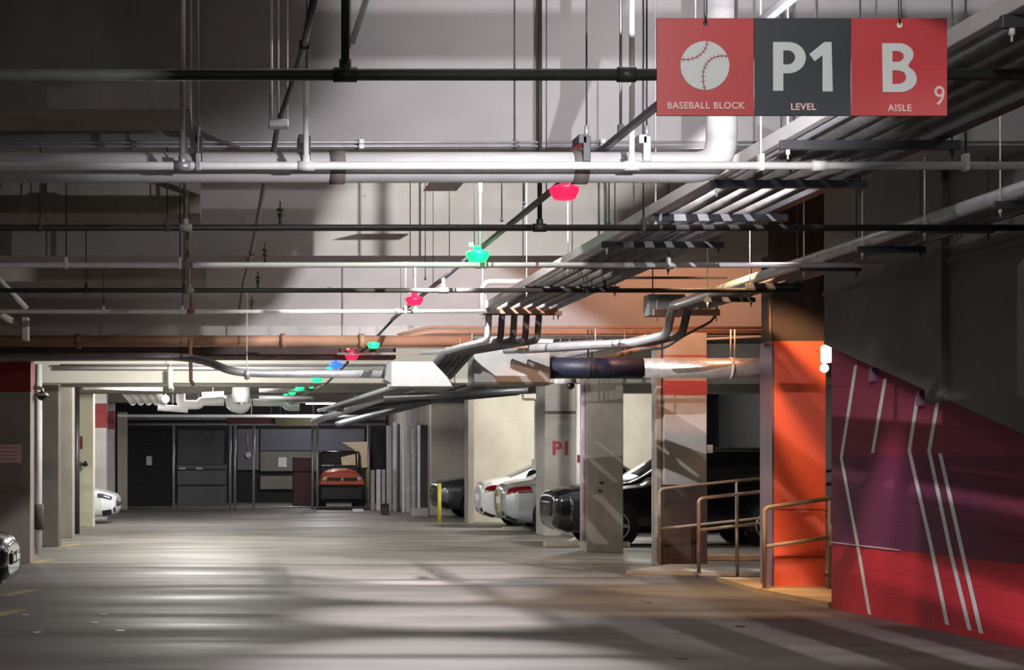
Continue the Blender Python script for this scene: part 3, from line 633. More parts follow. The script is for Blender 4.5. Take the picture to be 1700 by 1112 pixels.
poly_letter('letter', [(1365, 152), (1365, 92), (1352, 102), (1343, 90), (1368, 70), (1380, 70), (1382, 152)], [], t, SLET)
Bout = [(1465, 153), (1464, 72), (1488, 72)]+arc(1492, 91, 24, 19, -90, 40)+[(1507, 110)]+arc(1494, 131, 27.5, 22, -50, 90)
Bh1 = [(1481, 85), (1488, 85)]+arc(1489, 94, 11, 8.8, -85, 90)+[(1481, 103)]
Bh2 = [(1481, 117), (1490, 117)]+arc(1491, 128.5, 13, 11, -85, 90)+[(1481, 140)]
poly_letter('letter', Bout, [Bh1[::-1], Bh2[::-1]], t, SLET)
n9 = text('numeral', '9', 46*s, (sx(1559), yf, sz(161)), SSM, t, .0004, .85)
text('lettering', 'BASEBALL BLOCK', 15.5*s, (sx(1171), yf, sz(176)), SSM, t, .0011, .95, space=1.12)
text('lettering', 'LEVEL', 15.5*s, (sx(1333), yf, sz(178)), SSM, t, .0011, .98, space=1.1)
text('lettering', 'AISLE', 15.5*s, (sx(1493), yf, sz(180)), SSM, t, .0011, .98, space=1.1)
for x, y in ((1171, 38), (1493, 42)):
    m = MB(); m.prism(disc(sx(x), sz(y), 4.5*s, yf-.001, 16), (0, .002, 0)); part('hole', m, WHITE if x > 1300 else BLK, t)
    for k in (-1, 1):
        m = MB(); m.tube([(sx(x), SD-.006, sz(y)), (sx(x+k*2), SD-.004, sz(y-16)), (sx(x+k*4), SD, 5.7)], .0022, 6); part('hanging_wire', m, BLK, t)

# ------------------------------------------------------------------ ducts by the brown beam
a = at(650, 641, 26.9); b = at(757, 600, 26.9)
t = thing('duct_box', 'grey sheet metal box with slanted right side at the silver pipe end', 'duct', (a.x, 27, a.z))
m = MB(); m.prism([(a.x, 26.9, a.z), (b.x, 26.9, a.z), ((718-PX0)*26.9/F, 26.9, b.z), (a.x, 26.9, b.z)], (0, .7, 0)); part('box', m, BOXM, t)
m = MB(); m.prism([(a.x-.1, 26.95, a.z+.1), (a.x, 26.9, a.z+.05), (a.x, 26.9, b.z), (a.x-.07, 26.95, b.z-.04)], (0, .5, 0)); part('end_cap', m, BOXM, t)
a = at(787, 635, 26.9); b = at(913, 573, 26.9)
t = thing('duct_box', 'large pale sheet metal box joined to the navy wrapped duct', 'duct', (a.x, 27, a.z))
m = MB(); m.box((a.x, 26.9, a.z), (b.x, 27.6, b.z), .01); part('box', m, BOXM, t)
m = MB(); m.box((a.x-.02, 26.88, a.z-.03), (b.x+.02, 27.6, a.z), .004); part('bottom_flange', m, STEELD, t)
D = 27.1; zz = EYE+(PY0-611)*D/F
t = thing('round_duct', 'round duct, navy wrapped then foil wrapped, left of the orange column', 'duct', (5, D, zz))
m = MB(); m.tube([((913-PX0)*D/F, D, zz), ((1066-PX0)*D/F, D, zz)], .158, 24); o = part('navy_section', m, NAVY, t); o['label'] = 'navy wrapped section'
m = MB(); m.tube([((1066-PX0)*D/F, D, zz), (9.5, D, zz)], .150, 24); o = part('foil_section', m, FOIL, t); o['label'] = 'silver foil wrapped section'
for x in (976, 1213): X = (x-PX0)*D/F; m = MB(); m.tube([(X-.02, D, zz), (X+.02, D, zz)], .163, 24); m.tube([(X, D, zz+.15), (X, D, 3.6)], .012, 6); m.tube([(X+.06, D, zz+.15), (X+.06, D, 3.6)], .012, 6); part('strap', m, WHITEP if x > 1000 else BLACKP, t)
t = thing('silver_pipe', 'silver pipe curving up at the left and ending at the grey duct box', 'pipe', at(500, 621, 27.3))
m = MB(); m.tube([at(-20, 590, 27.9)+Vector((0, 0, -.03)), at(300, 592, 27.9), at(345, 600, 27.6), at(385, 617, 27.3), at(430, 620, 27.3), at(652, 621, 27.3)], .062, 14, .5); part('main_run', m, GALV, t)
for x in (410, 645): p = at(x, 621, 27.3); m = MB(); m.tube([(p.x-.04, 27.3, p.z), (p.x+.04, 27.3, p.z)], .078, 12); part('coupling', m, GALV, t)
p = at(410, 621, 27.3); m = MB(); m.tube([(p.x, 27.3, p.z-.1), (p.x, 27.3, 4.2)], .01, 6); part('hanger_rod', m, WHITEP, t)
m = MB(); m.tube([at(316, 562, 27.78), at(317, 632, 27.78), at(322, 640, 27.78)], .03, 8); tag(m.obj('drop_pipe', REDOX), 'short brown pipe dropping past the silver pipe bend', 'pipe')
# thin white lines right of the brown pipe
for k, (y, D, xa, xb) in enumerate(((576, 29.2, 515, 740), (587, 29.3, 560, 745), (571, 29.5, 560, 640))):
    m = MB(); m.tube([at(xa, y, D-.9), at(xb, y, D-.9)], .02, 8); tag(m.obj('small_pipe', WHITEP), ['thin white pipe below the brown pipe, upper one', 'thin white pipe below the brown pipe, lower one', 'short white pipe beside the flat green light'][k], 'pipe', 'thin white pipes below the brown pipe')
# crowded services under the far ceiling at right of the duct boxes
for k, (xa, ya, Da, xb, yb, Db, r, mm) in enumerate(((700, 585, 27.5, 1000, 566, 27.5, .03, GALV), (920, 575, 28.0, 1280, 558, 28.0, .02, WHITEP), (905, 598, 27.6, 1075, 560, 26.6, .05, GALV), (985, 600, 27.5, 1090, 572, 27, .04, REDOX), (640, 660, 33.8, 880, 648, 31, .06, STEELD), (520, 700, 50, 690, 640, 34.5, .09, GALV), (560, 705, 52, 800, 640, 34.5, .1, STEELD), (560, 680, 44, 860, 652, 35, .05, STEELD))):
    m = MB(); m.tube([at(xa, ya, Da), at(xb, yb, Db)], r, 10); c = (at(xa, ya, Da)+at(xb, yb, Db))/2; m.tube([c, Vector((c.x, c.y, 3.62 if c.y < 29.3 else 3.75))], .008, 6)
    tag(m.obj('service_pipe', mm), ['grey pipe crossing above the two duct boxes', 'thin white pipe above the foil wrapped duct', 'grey conduit slanting down behind the navy duct', 'brown tinted pipe slanting above the navy duct', 'dark pipe just below the duct boxes', 'thick grey pipe slanting down to the cage, left one', 'thick dark pipe slanting down to the cage, right one', 'dark pipe under the far ceiling before the pale wall'][k], 'pipe', 'service pipes around the duct boxes')
m = MB(); m.tube([at(930, 640, 31), at(945, 640, 31)], .1, 12); q = at(947, 638, 31)
t = thing('security_camera', 'grey dome camera below the navy wrapped duct', 'security camera', q)
m = MB(); m.tube([q+Vector((0, 0, .3)), q+Vector((0, 0, .02))], [.05, .11], 12); m.tube([q+Vector((0, 0, .3)), Vector((q.x, q.y, 3.75))], .03, 8); part('mount', m, GALV, t)
m = MB(); m.sphere(q+Vector((0, 0, -.02)), .07); part('dome', m, BLK, t)
m = MB(); a = at(922, 637, 31.5); m.box(a, a+Vector((.2, .1, .18)), .01); m.tube([a+Vector((.1, .05, .1)), Vector((a.x+.1, a.y+.05, 3.75))], .01, 6); tag(m.obj('junction_box', WHITEP), 'small white box left of the dome camera below the navy duct', 'junction box')

# ------------------------------------------------------------------ left side services
p0 = at(64, 600, 31.5)
t = thing('drain_pipe', 'white vertical drain pipe beside the near left column with a grey sleeve', 'pipe', (p0.x, 31.5, 0))
m = MB(); m.tube([(p0.x, 31.5, 0.0), (p0.x, 31.5, 3.3)], .062, 14); part('pipe', m, WHITEP, t)
m = MB(); m.tube([(p0.x, 31.5, .42), (p0.x, 31.5, .86)], .09, 14); part('sleeve', m, CONCK, t)
q = at(70, 657, 29.25)
t = thing('security_camera', 'dark dome camera on an arm at the near left column', 'security camera', q)
m = MB(); m.tube([Vector((-3.07, q.y-.05, q.z+.14)), q+Vector((0, 0, .12)), q+Vector((0, 0, .02))], .03, 8, .03); part('arm', m, GALV, t)
m = MB(); m.tube([q+Vector((0, 0, .06)), q], [.07, .12], 14); part('hood', m, GALV, t)
m = MB(); m.sphere(q, .085, (1, 1, .9)); part('dome', m, BLK, t)
m = MB(); m.tube([at(127, 640, 39.5), Vector((at(127, 640, 39.5).x, 39.5, 0))], .07, 12); tag(m.obj('drain_pipe', STEELD), 'dark vertical pipe left of the pale yellow column', 'pipe')
q = at(138, 770, 42.9); t = thing('fire_hose_valve', 'black valve sticking out left of the pale yellow column', 'valve', q)
m = MB(); m.tube([q+Vector((-.15, .3, 0)), q, q+Vector((.06, -.1, 0))], .05, 8, .05); part('body', m, BLK, t)
m = MB(); m.sphere(q+Vector((.06, -.1, 0)), .07); part('handle', m, BLK, t)
m = MB(); a = at(136, 745, 43); m.box((a.x, 43.12, a.z), (-3.70, 43.22, a.z+.3), .01); tag(m.obj('fire_box', DREDB), 'dark red box above the black valve at the left columns', 'fire box')
for k, (u, v, D) in enumerate(((120, 905, 34.6), (30, 985, 22.3), (5, 1020, 19.5), (70, 932, 29.2))):
    a = at(u, v, 10); D = EYE*F/(v-PY0); X = (u-PX0)*D/F; m = MB(); m.prism([(X-.25, D-.5, .001), (X-.05, D-.5, .001), (X+.22, D+.6, .001), (X+.02, D+.6, .001)], (0, 0, .003))
    tag(m.obj('floor_marking', mat('yellow_marking', (176, 156, 100), .7, var=.3, scale=(5, 5, 5))), ['worn yellow stroke on the floor by the left columns', 'worn yellow stroke near the left picture edge', 'worn yellow stroke next to the vehicle at the left edge', 'yellow patch at the foot of the near left column'][k], 'floor marking', 'worn yellow floor strokes')
for k, (u, v) in enumerate(((42, 1021), (62, 1050), (158, 1034), (200, 1047), (172, 1020), (1076, 1000), (563+570, 1093), (1230, 1040))):
    D = EYE*F/(v-PY0); X = (u-PX0)*D/F; m = MB()
    m.prism([(X+.045*math.cos(a*1.05)*(1+.3*math.sin(a*7)), D+.06*math.sin(a*1.05), .001) for a in range(6)], (0, 0, .006))
    tag(m.obj('litter', WHITE if k < 5 else BLK), ['pale scrap farthest left on the near floor', 'pale scrap low on the near left floor', 'pale scrap right of the first two on the left floor', 'pale scrap farthest right on the left floor', 'pale scrap nearest the aisle joint at left', 'dark scrap on the warm lit floor patch', 'dark scrap at the bottom of the picture', 'dark scrap in front of the walkway curb'][k], 'litter', 'scraps on the near floor')

# ------------------------------------------------------------------ walkway, curb, handrails
TAN = mat('tan_slab', (176, 150, 116), 0.8, var=0.2)
m = MB(); m.prism([(6.62, 22.6, 0), (6.8, 20.3, 0), (9.0, 20.5, 0), (12, 24.5, 0), (6.7, 24.5, 0)], (0, 0, .06)); tag(m.obj('curb_slab', TAN), 'low tan concrete curb slab under the orange column', 'curb')
m = MB(); m.prism([(5.8, 26.0, 0.0), (9.4, 25.2, 0), (9.4, 27.6, 0), (6.8, 27.6, 0)], (0, 0, .05)); tag(m.obj('curb_slab', CONC), 'low grey concrete walk below the grey handrail', 'curb')
def rail(label, D, x0, x1, ztop, zmid, slope, extra_posts=(), r=.028, back=0.0, floorz=.05):
    t = thing('handrail', label, 'handrail', (x0, D, 0), group='walkway handrails')
    m = MB(); m.tube([(x0, D, floorz), (x0, D, ztop), (x0+.14, D, ztop+.02), (x1, D+back, ztop+slope)], r, 10, .10); part('top_rail', m, RAIL, t)
    m = MB(); m.tube([(x0, D, zmid), (x1, D+back, zmid+slope)], r*.9, 10); part('mid_rail', m, RAIL, t)
    for X in extra_posts:
        k = (X-x0)/(x1-x0); m = MB(); m.tube([(X, D+back*k, floorz), (X, D+back*k, ztop+slope*k)], r*.8, 10); part('post', m, RAIL, t)
    m = MB(); m.tube([(x0, D, floorz), (x0, D, floorz+.012)], r*1.9, 12); part('base_flange', m, RAIL, t)
    return t
rail('grey handrail in front of the column with the brown lower half', 25.4, 6.69, 9.2, 1.10, .66, .28, (7.23,), .026, 0)
rail('rear grey handrail partly behind the column with the brown lower half', 27.3, 6.6, 9.4, 1.20, .60, .3, (7.76,), .024, 0)
rail('brown handrail in front of the bright orange column', 22.35, 6.70, 7.52, 1.06, .58, .12, (7.50,), .028, 0, .06)
m = MB(); m.tube([(7.5, 22.25, .62), (7.5, 22.25, .86)], .03, 8); m.sphere((7.5, 22.25, .62), .035); m.tube([(7.5, 22.25, .62), (7.5, 22.34, .62)], .02, 6); tag(m.obj('rail_fitting', TAN), 'tan rail end fitting between the orange column and mural wall', 'fitting')
m = MB(); p = at(1371, 590, 20.3); m.box((p.x-.03, 20.3, p.z-.08), (p.x+.08, 20.4, p.z+.12), .02); m.sphere((p.x, 20.35, p.z-.14), .05); tag(m.obj('wall_light', glow('white_lamp', (255, 255, 255), 1.6)), 'small bright white lamp where the orange column meets the ramp', 'wall light')

# ------------------------------------------------------------------ cars
def chaikin(P, it=2):
    for _ in range(it):
        Q = [P[0]]
        for i in range(len(P)-1):
            a, b = P[i], P[i+1]; Q += [(a[0]*.75+b[0]*.25, a[1]*.75+b[1]*.25), (a[0]*.25+b[0]*.75, a[1]*.25+b[1]*.75)]
        Q.append(P[-1]); P = Q
    return P
def interp(K, x):
    if x <= K[0][0]: return K[0][1:]
    for i in range(len(K)-1):
        a, b = K[i], K[i+1]
        if x <= b[0]:
            t = (x-a[0])/(b[0]-a[0]); return tuple(a[j+1]*(1-t)+b[j+1]*t for j in range(len(a)-1))
    return K[-1][1:]
KEYS = {   # x from nose: half width, floor z, belt z, top z, top half width
 'suv': [(0, .62, .42, .80, .86, .50), (.06, .78, .32, .86, .95, .62), (.25, .90, .24, .92, 1.02, .72), (.8, .95, .22, .98, 1.10, .76), (1.35, .96, .22, 1.04, 1.16, .76), (1.5, .96, .22, 1.06, 1.22, .74), (2.2, .96, .22, 1.08, 1.66, .66), (2.6, .96, .22, 1.09, 1.74, .66), (3.9, .96, .22, 1.12, 1.74, .64), (4.4, .94, .24, 1.12, 1.62, .62), (4.68, .90, .30, 1.08, 1.30, .66), (4.8, .76, .40, .95, 1.05, .6)],
 'sedan': [(0, .58, .34, .60, .66, .46), (.06, .76, .24, .66, .74, .58), (.3, .88, .18, .74, .82, .68), (.9, .91, .17, .80, .91, .72), (1.4, .92, .17, .86, .97, .72), (1.55, .92, .17, .88, 1.02, .70), (2.2, .92, .17, .90, 1.38, .60), (2.6, .92, .17, .91, 1.44, .60), (3.4, .92, .17, .93, 1.40, .58), (4.1, .91, .18, .95, 1.08, .66), (4.5, .88, .22, .92, 1.02, .70), (4.68, .80, .30, .86, .96, .64), (4.74, .66, .42, .78, .84, .5)]}
def make_car(kind, label, loc, rz, paint, group='parked vehicles'):
    K = KEYS[kind]; L = K[-1][0]
    t = thing({'suv': 'sport_utility_vehicle', 'sedan': 'car'}[kind], label, 'car', (0, 0, 0), group=group)
    def ring(x):
        w_, z0, zb2, zt2, wt = interp(K, x)
        P = [(0, z0), (w_*.80, z0), (w_*.97, z0+.08), (w_, z0+.3*(zb2-z0)+.05), (w_*.99, z0+.7*(zb2-z0)), (w_*.955, zb2), (min(wt+.02, w_*.93), zb2+(zt2-zb2)*.5 if zt2-zb2 > .2 else zb2+.02), (wt, zt2-.05 if zt2-zb2 > .2 else zt2-.03), (wt*.82, zt2), (0, zt2+.02)]
        return chaikin(P, 2)
    xs = sorted(set([k[0] for k in K]+[L*i/44 for i in range(45)])); n = len(ring(1))
    def surf(x, u, off=0.0):
        R = ring(x); f = u*(n-1); i = min(n-2, int(f)); a = f-i
        y = R[i][0]*(1-a)+R[i+1][0]*a; z = R[i][1]*(1-a)+R[i+1][1]*a
        if off:
            dy = R[i+1][0]-R[i][0]; dz = R[i+1][1]-R[i][1]; l = math.hypot(dy, dz) or 1; y += off*dz/l; z -= off*dy/l
        return Vector((x, y, z))
    m = MB(); rings = []
    for x in xs:
        R = ring(x); full = [(-y, z) for y, z in R[::-1]][:-1]+R[:]
        rings.append([m.bm.verts.new((x, y, z)) for y, z in full[:-1]])
    N = len(rings[0])
    for i in range(len(rings)-1):
        for k in range(N):
            f = m.bm.faces.new((rings[i][k], rings[i][(k+1) % N], rings[i+1][(k+1) % N], rings[i+1][k])); f.smooth = True
    m.bm.faces.new(rings[0]); m.bm.faces.new(rings[-1][::-1]); bmesh.ops.remove_doubles(m.bm, verts=m.bm.verts, dist=.0005)
    part('body', m, paint, t)
    def patch(name, xa, xb, ua, ub, off, mm, sides=(1, -1), nx=8, nu=5, taper=0.0):
        for sg in sides:
            m = MB(); G = []
            for i in range(nx+1):
                row = []
                for j in range(nu+1):
                    v = j/nu; x = xa+(xb-xa)*i/nx
                    if taper: x = xa+taper*v+(xb-xa-2*taper*v)*i/nx
                    p = surf(x, ua+(ub-ua)*v, off); p.y *= sg; row.append(m.bm.verts.new(p))
                G.append(row)
            for i in range(nx):
                for j in range(nu): f = m.bm.faces.new((G[i][j], G[i+1][j], G[i+1][j+1], G[i][j+1])); f.smooth = True
            part(name, m, mm, t)
    RL = mat('red_tail_lens', (110, 12, 20), 0.12, coat=1.0); HL = mat('headlamp_lens', (84, 90, 96), 0.05, .5, coat=1.0)
    suv = kind == 'suv'
    a, b = (2.05, 4.3) if suv else (2.05, 3.75)
    patch('side_window', a, (a+b)/2-.04, .605, .755, .006, GLASS, taper=.1); patch('side_window', (a+b)/2+.04, b, .605, .755, .006, GLASS, taper=.1)
    patch('windshield', 1.55, 2.2, .80, 1.0, .008, GLASS, (1, -1)); patch('rear_window', 4.42 if suv else 3.5, 4.68 if suv else 4.05, .80, 1.0, .008, GLASS, (1, -1))
    patch('headlight', .03, .42, .50, .60, .008, HL); patch('tail_light', L-.62, L-.06, .49, .575, .008, RL, taper=.06)
    patch('bumper_trim', .005, .3, .12, .30, .006, BLK); patch('bumper_trim', L-.3, L-.01, .10, .22, .006, BLK)
    patch('side_sill', 1.2, L-1.3, .14, .26, .006, BLK)
    w0, z0, zb2, zt2, wt = K[0][1:]
    m = MB(); m.box((-.025, -w0*.62, z0+.1), (.03, w0*.62, zb2-.02), .02); part('grille', m, BLK, t)
    for k in range(4): m = MB(); z = z0+.14+k*(zb2-z0-.2)/3.5; m.box((-.034, -w0*.58, z), (-.02, w0*.58, z+.012)); part('grille_bar', m, CHROME, t)
    m = MB(); m.tube([(-.04, 0, (z0+zb2)/2+.06), (-.02, 0, (z0+zb2)/2+.06)], .06, 14); part('emblem', m, CHROME, t)
    m = MB(); m.box((L-.01, -.26, K[-1][3]-.2), (L+.012, .26, K[-1][3]-.06), .006); part('number_plate', m, WHITE, t)
    for sg in (1, -1):
        p = surf(1.95, .62); m = MB(); m.sphere((1.9, sg*(p.y+.13), p.z+.06), .1, (.7, 1, .75)); part('wing_mirror', m, paint, t)
        m = MB(); m.sphere((.12, sg*.62, z0+.06), .05, (.6, 1, 1)); part('fog_lamp', m, HL, t)
        for xd in (2.35, 3.3): p = surf(xd+.2, .56, .02); m = MB(); m.box((xd, sg*p.y-.012, p.z-.012), (xd+.18, sg*p.y+.012, p.z+.012), .005); part('door_handle', m, CHROME, t)
    R_ = .36 if suv else .33; wy = K[3][1]
    for xa in (1.04, L-1.0):
        for sg in (1, -1):
            m = MB(); m.tube([(xa, sg*(wy-.16), R_+.02), (xa, sg*(wy+.008), R_+.02)], R_+.07, 28); part('wheel_arch', m, BLK, t)
            m = MB(); m.tube([(xa, sg*(wy-.2), R_), (xa, sg*(wy-.19), R_), (xa, sg*(wy+.01), R_), (xa, sg*(wy+.025), R_)], [R_*.9, R_, R_, R_*.93], 28); wh = part('wheel', m, RUB, t)
            m = MB(); m.tube([(xa, sg*(wy+.0), R_), (xa, sg*(wy+.03), R_)], R_*.16, 12)
            for k in range(5):
                an = 2*math.pi*k/5; d = Vector((math.cos(an), 0, math.sin(an))); c = Vector((xa, sg*(wy+.02), R_)); pp = Vector((-d.z, 0, d.x))*.035
                m.prism([c-pp, c+pp, c+d*R_*.66+pp*.8, c+d*R_*.66-pp*.8], (0, sg*.014, 0))
            m.tube([(xa+R_*.68*math.cos(q*math.pi/10), sg*(wy+.025), R_+R_*.68*math.sin(q*math.pi/10)) for q in range(21)], .016, 6)
            o = part('rim', m, GALV, t); o.parent = wh
    t.location = loc; t.rotation_euler = (0, 0, rz)
    return t
CBLK = mat('black_car_paint', (8, 9, 12), 0.22, 0.0, coat=1.0); CGRY = mat('grey_car_paint', (70, 74, 82), 0.3, 0.5, coat=.8)
CWHT = mat('white_car_paint', (220, 222, 222), 0.3, 0.0, coat=.8); CSIL = mat('silver_car_paint', (168, 174, 178), 0.3, .35, coat=.8)
def nose_left(kind, label, xn, Dn, paint, yaw=0): return make_car(kind, label, (xn, Dn, 0), math.radians(yaw), paint)
make_car('suv', 'black vehicle parked nose out behind the plain concrete column', (6.25, 34.9, 0), math.radians(2), CBLK).scale = (1.06, 1.0, 1.07)
make_car('suv', 'dark grey vehicle parked nose out by the pale end wall', (5.86, 50.4, 0), math.radians(2), CGRY)
# rear facing out: rotate by 180 degrees so that the tail points to the aisle
make_car('sedan', 'white car with red tail lights backed towards the aisle', (6.16+4.74*1.06, 43.7, 0), math.radians(180-1), CWHT).scale = (1.06, 1.0, 1.09)
make_car('sedan', 'silver car with red tail lights, nearer than the white one', (6.22+4.74*1.06, 40.75, 0), math.radians(180-1), CSIL).scale = (1.06, 1.0, 1.10)
make_car('sedan', 'white car with black grille sticking out behind the left columns', (-2.66, 46.0, 0), math.radians(180-4), CWHT)
make_car('sedan', 'dark car with white bumper at the left picture edge', (-2.46, 21.3, 0), math.radians(180), CBLK)
m = MB(); a = at(1174, 752, 28.0); m.box(a, a+Vector((.09, .05, .13)), .008); m.box((a.x-.1, 28.02, a.z+.04), (a.x+.02, 28.05, a.z+.08)); tag(m.obj('junction_box', WHITEP), 'small white box on the column edge above the second black vehicle', 'junction box')
# wheel stops
for k, (X, Y) in enumerate(((6.35, 41.0), (6.0, 32.3+1.4), (7.6, 29.3))):
    m = MB(); m.box((X, Y, 0), (X+1.6, Y+.15, .1), .02); tag(m.obj('wheel_stop', CONCP), ['pale wheel stop before the silver car', 'pale wheel stop before the black vehicle', 'pale wheel stop seen through the grey handrail'][k], 'wheel stop', 'concrete wheel stops')
m = MB(); m.tube([(5.55, 46.3, 0), (5.55, 46.3, 1.0)], .05, 10); tag(m.obj('bollard', mat('yellow_bollard', (190, 176, 60), .5)), 'thin yellow post beside the dark grey vehicle', 'bollard')
# pipe on pale wall
m = MB(); D = 41.8; m.tube([at(868, 655, D), at(868, 663, D), at(889, 663, D), at(889, 770, D)], .03, 8, .05); m.box(at(884, 780, D), at(894, 762, D)+Vector((0, .1, 0))); tag(m.obj('conduit', WHITEP), 'white conduit dropping beside the dark side of the lettered column', 'conduit')
m = MB(); p = at(963, 700, 37.5); m.tube([(p.x, 37.5, 0), (p.x, 37.5, 3.3)], .09, 12); tag(m.obj('pipe', WHITEP), 'white vertical pipe right of the P1 lettering', 'pipe')
m = MB(); a = at(959, 767, 37.38); m.box(a, a+Vector((.13, .06, .15)), .01); tag(m.obj('alarm_box', REDW), 'small red alarm box right of the P1 lettering', 'alarm box')

# ------------------------------------------------------------------ clutter of white pipes beyond the bright beam
def fit(label, pts, r, mm=WHITEP, fillet=.12, name='drain_fitting'):
    m = MB(); m.tube(pts, r, 12, fillet)
    q = pts[len(pts)//2]; c = (pts[0]+pts[-1])/2; m.tube([(c.x if len(pts) == 2 else q.x, q.y if len(pts) > 2 else c.y, (q.z if len(pts) > 2 else c.z)), (c.x if len(pts) == 2 else q.x, q.y if len(pts) > 2 else c.y, 3.75)], .008, 6)
    return tag(m.obj(name, mm), label, 'pipe', 'white drain pipes under the far ceiling')
D = 44
fit('long thin white pipe under the far ceiling, lower one', [at(195, 690, 52), at(640, 691, 52)], .045)
fit('white drain pipe with elbow at the centre of the far ceiling', [at(300, 648, D), at(300, 672, D), at(330, 672, D), at(335, 666, D), at(372, 666, D)], .11)
fit('short fat white pipe left of the white traps', [at(285, 600+20, D-8), at(284, 650, D-8)], .05)
fit('white U shaped trap right of the far middle', [at(378, 655, D), at(384, 675, D), at(405, 680, D), at(412, 660, D)], .12)
fit('white drain run ending in a bulb near the green lights', [at(420, 668, D), at(470, 668, D), at(478, 676, D), at(497, 676, D)], .09)
fit('bulky white tee below the bright low beam', [at(400, 640, 40), at(400, 668, 40)], .2)
fit('white pipe run left of the white elbow', [at(262, 676, D), at(312, 680, D)], .08)
fit('white pipe high at left below the bright beam', [at(138, 644, 38), at(270, 646, 38)], .04)
fit('white pipe high at right below the bright beam', [at(335, 656, 39), at(372, 654, 39)], .07)
fit('vertical thin white pipe in front of the bright beam', [at(283, 612, 32.6), at(283, 645, 32.6)], .05)
for k in range(5):
    x = 205+k*13; fit(['first', 'second', 'third', 'fourth', 'fifth'][k]+' slanted white pipe from the left in the far row', [at(x, 648, 43), at(x+16, 668, 43.6)], .085)
m = MB(); c = at(275, 662, 43); m.tube([c, c+Vector((0, -.05, 0))], .09, 14); m.tube([c, Vector((c.x, 43, 3.75))], .01, 6); tag(m.obj('emergency_light', glow('lamp_white', (255, 250, 235), 2.5)), 'round white emergency lamp under the far ceiling', 'lamp')
# conduits along bright beam
for k, (y, r, D) in enumerate(((606, .02, 32.8), (611, .03, 32.85), (640, .03, 34.5), (648, .04, 36), (660, .05, 39))):
    m = MB(); m.tube([at(100 if k < 3 else 430, y, D), at(640 if k < 2 else 520, y, D)], r, 8); tag(m.obj('conduit', GALV if k != 1 else WHITEP), ['thin conduit along the top of the bright low beam', 'white conduit on the face of the bright low beam', 'conduit under the bright low beam', 'conduit left of the green cluster, upper one', 'conduit left of the green cluster, lower one'][k], 'conduit', 'conduits at the bright low beam')

# ------------------------------------------------------------------ cage at the end
FD = 58.0
t = thing('chain_link_fence', 'chain link fence with galvanised posts closing the far end of the aisle', 'fence', (0, FD, 0))
def fx(x): return (x-PX0)*FD/F
for x in (208, 288, 382, 390, 421, 519, 527, 612): m = MB(); m.tube([(fx(x), FD, 0), (fx(x), FD, 2.72)], .045 if x not in (208,) else .06, 10); part('post', m, GALV, t)
for z in (2.72, 2.9): m = MB(); m.tube([(fx(200), FD, z), (fx(640), FD, z)], .04, 10); part('top_rail', m, GALV, t)
m = MB(); m.tube([(fx(205), FD, .06), (fx(612), FD, .06)], .025, 8); part('bottom_rail', m, GALV, t)
m = MB(); p = .11; x0f, x1f, zf = fx(208), fx(612), 2.7
k = x0f-zf
while k < x1f:
    for sg in (1, -1):
        xa, xb = (k, k+zf) if sg == 1 else (k+zf, k); za, zb3 = 0.06, 0.06+zf
        # clip in x
        def cl(xa, za, xb, zb3):
            pts = []
            for (X, Z, X2, Z2) in ((xa, za, xb, zb3),):
                if X < x0f: f = (x0f-X)/(X2-X); X, Z = x0f, Z+(Z2-Z)*f
                if X > x1f: f = (x1f-X)/(X2-X); X, Z = x1f, Z+(Z2-Z)*f
                if X2 > x1f: f = (x1f-X)/(X2-X); X2, Z2 = x1f, Z+(Z2-Z)*f
                if X2 < x0f: f = (x0f-X)/(X2-X); X2, Z2 = x0f, Z+(Z2-Z)*f
                pts = [(X, Z), (X2, Z2)]
            return pts
        if max(xa, xb) > x0f and min(xa, xb) < x1f:
            (X, Z), (X2, Z2) = cl(xa, za, xb, zb3)
            if abs(X2-X) > .02: m.tube([(X, FD+.0, Z), (X2, FD+.0, Z2)], .0008, 3, cap=False)
    k += p
part('wire_mesh', m, GALV, t)
def fobj(name, x0, y0, x1, y1, D, dep, mm, label, cat, bev=.02, group=None):
    a = at(x0, y1, D); b = at(x1, y0, D); m = MB(); m.box((a.x, D, max(0, a.z)), (b.x, D+dep, b.z), bev); return tag(m.obj(name, mm), label, cat, group)
BIN = mat('grey_bin', (92, 94, 100), .55, var=.15)
t = thing('tool_chest', 'large grey storage chest with latches behind the fence', 'chest', (fx(336), 60, 0))
a = at(294, 852, 60); b = at(376, 770, 60)
m = MB(); m.box((a.x, 60, 0), (b.x, 61, .72), .04); part('base', m, BIN, t)
m = MB(); m.box((a.x, 60, .74), (b.x, 61, 1.24), .03); part('body', m, BIN, t)
m = MB(); m.box((a.x-.02, 59.97, 1.26), (b.x+.02, 61.02, 1.42), .03); part('lid', m, BIN, t)
for x in (300, 328): c = at(x, 776, 59.95); m = MB(); m.box(c+Vector((-.06, 0, -.06)), c+Vector((.16, .03, .0)), .005); part('latch', m, WHITE, t)
fobj('dark_cabinet', 294, 712, 372, 771.5, 60.15, .75, mat('charcoal', (40, 41, 45), .5), 'dark cabinet stacked behind the grey storage chest', 'cabinet', .02)
fobj('dark_partition', 205, 712, 286, 850, 60.5, .1, BLACKROOM, 'black partition at the left end of the cage', 'partition', .01)
fobj('paper_notice', 243, 757, 252, 772, 60.47, .03, WHITE, 'white paper notice on the black partition', 'notice', 0)
fobj('paper_notice', 462, 759, 476, 775, 65.79, .02, WHITE, 'white paper notice on the grey green panel behind the fence', 'notice', 0)
fobj('wall_panel', 432, 712, 605, 748, 65.8, .19, mat('blue_grey_panel', (84, 88, 100), .5, var=.15), 'blue grey upper panel at the back of the cage', 'panel', .01)
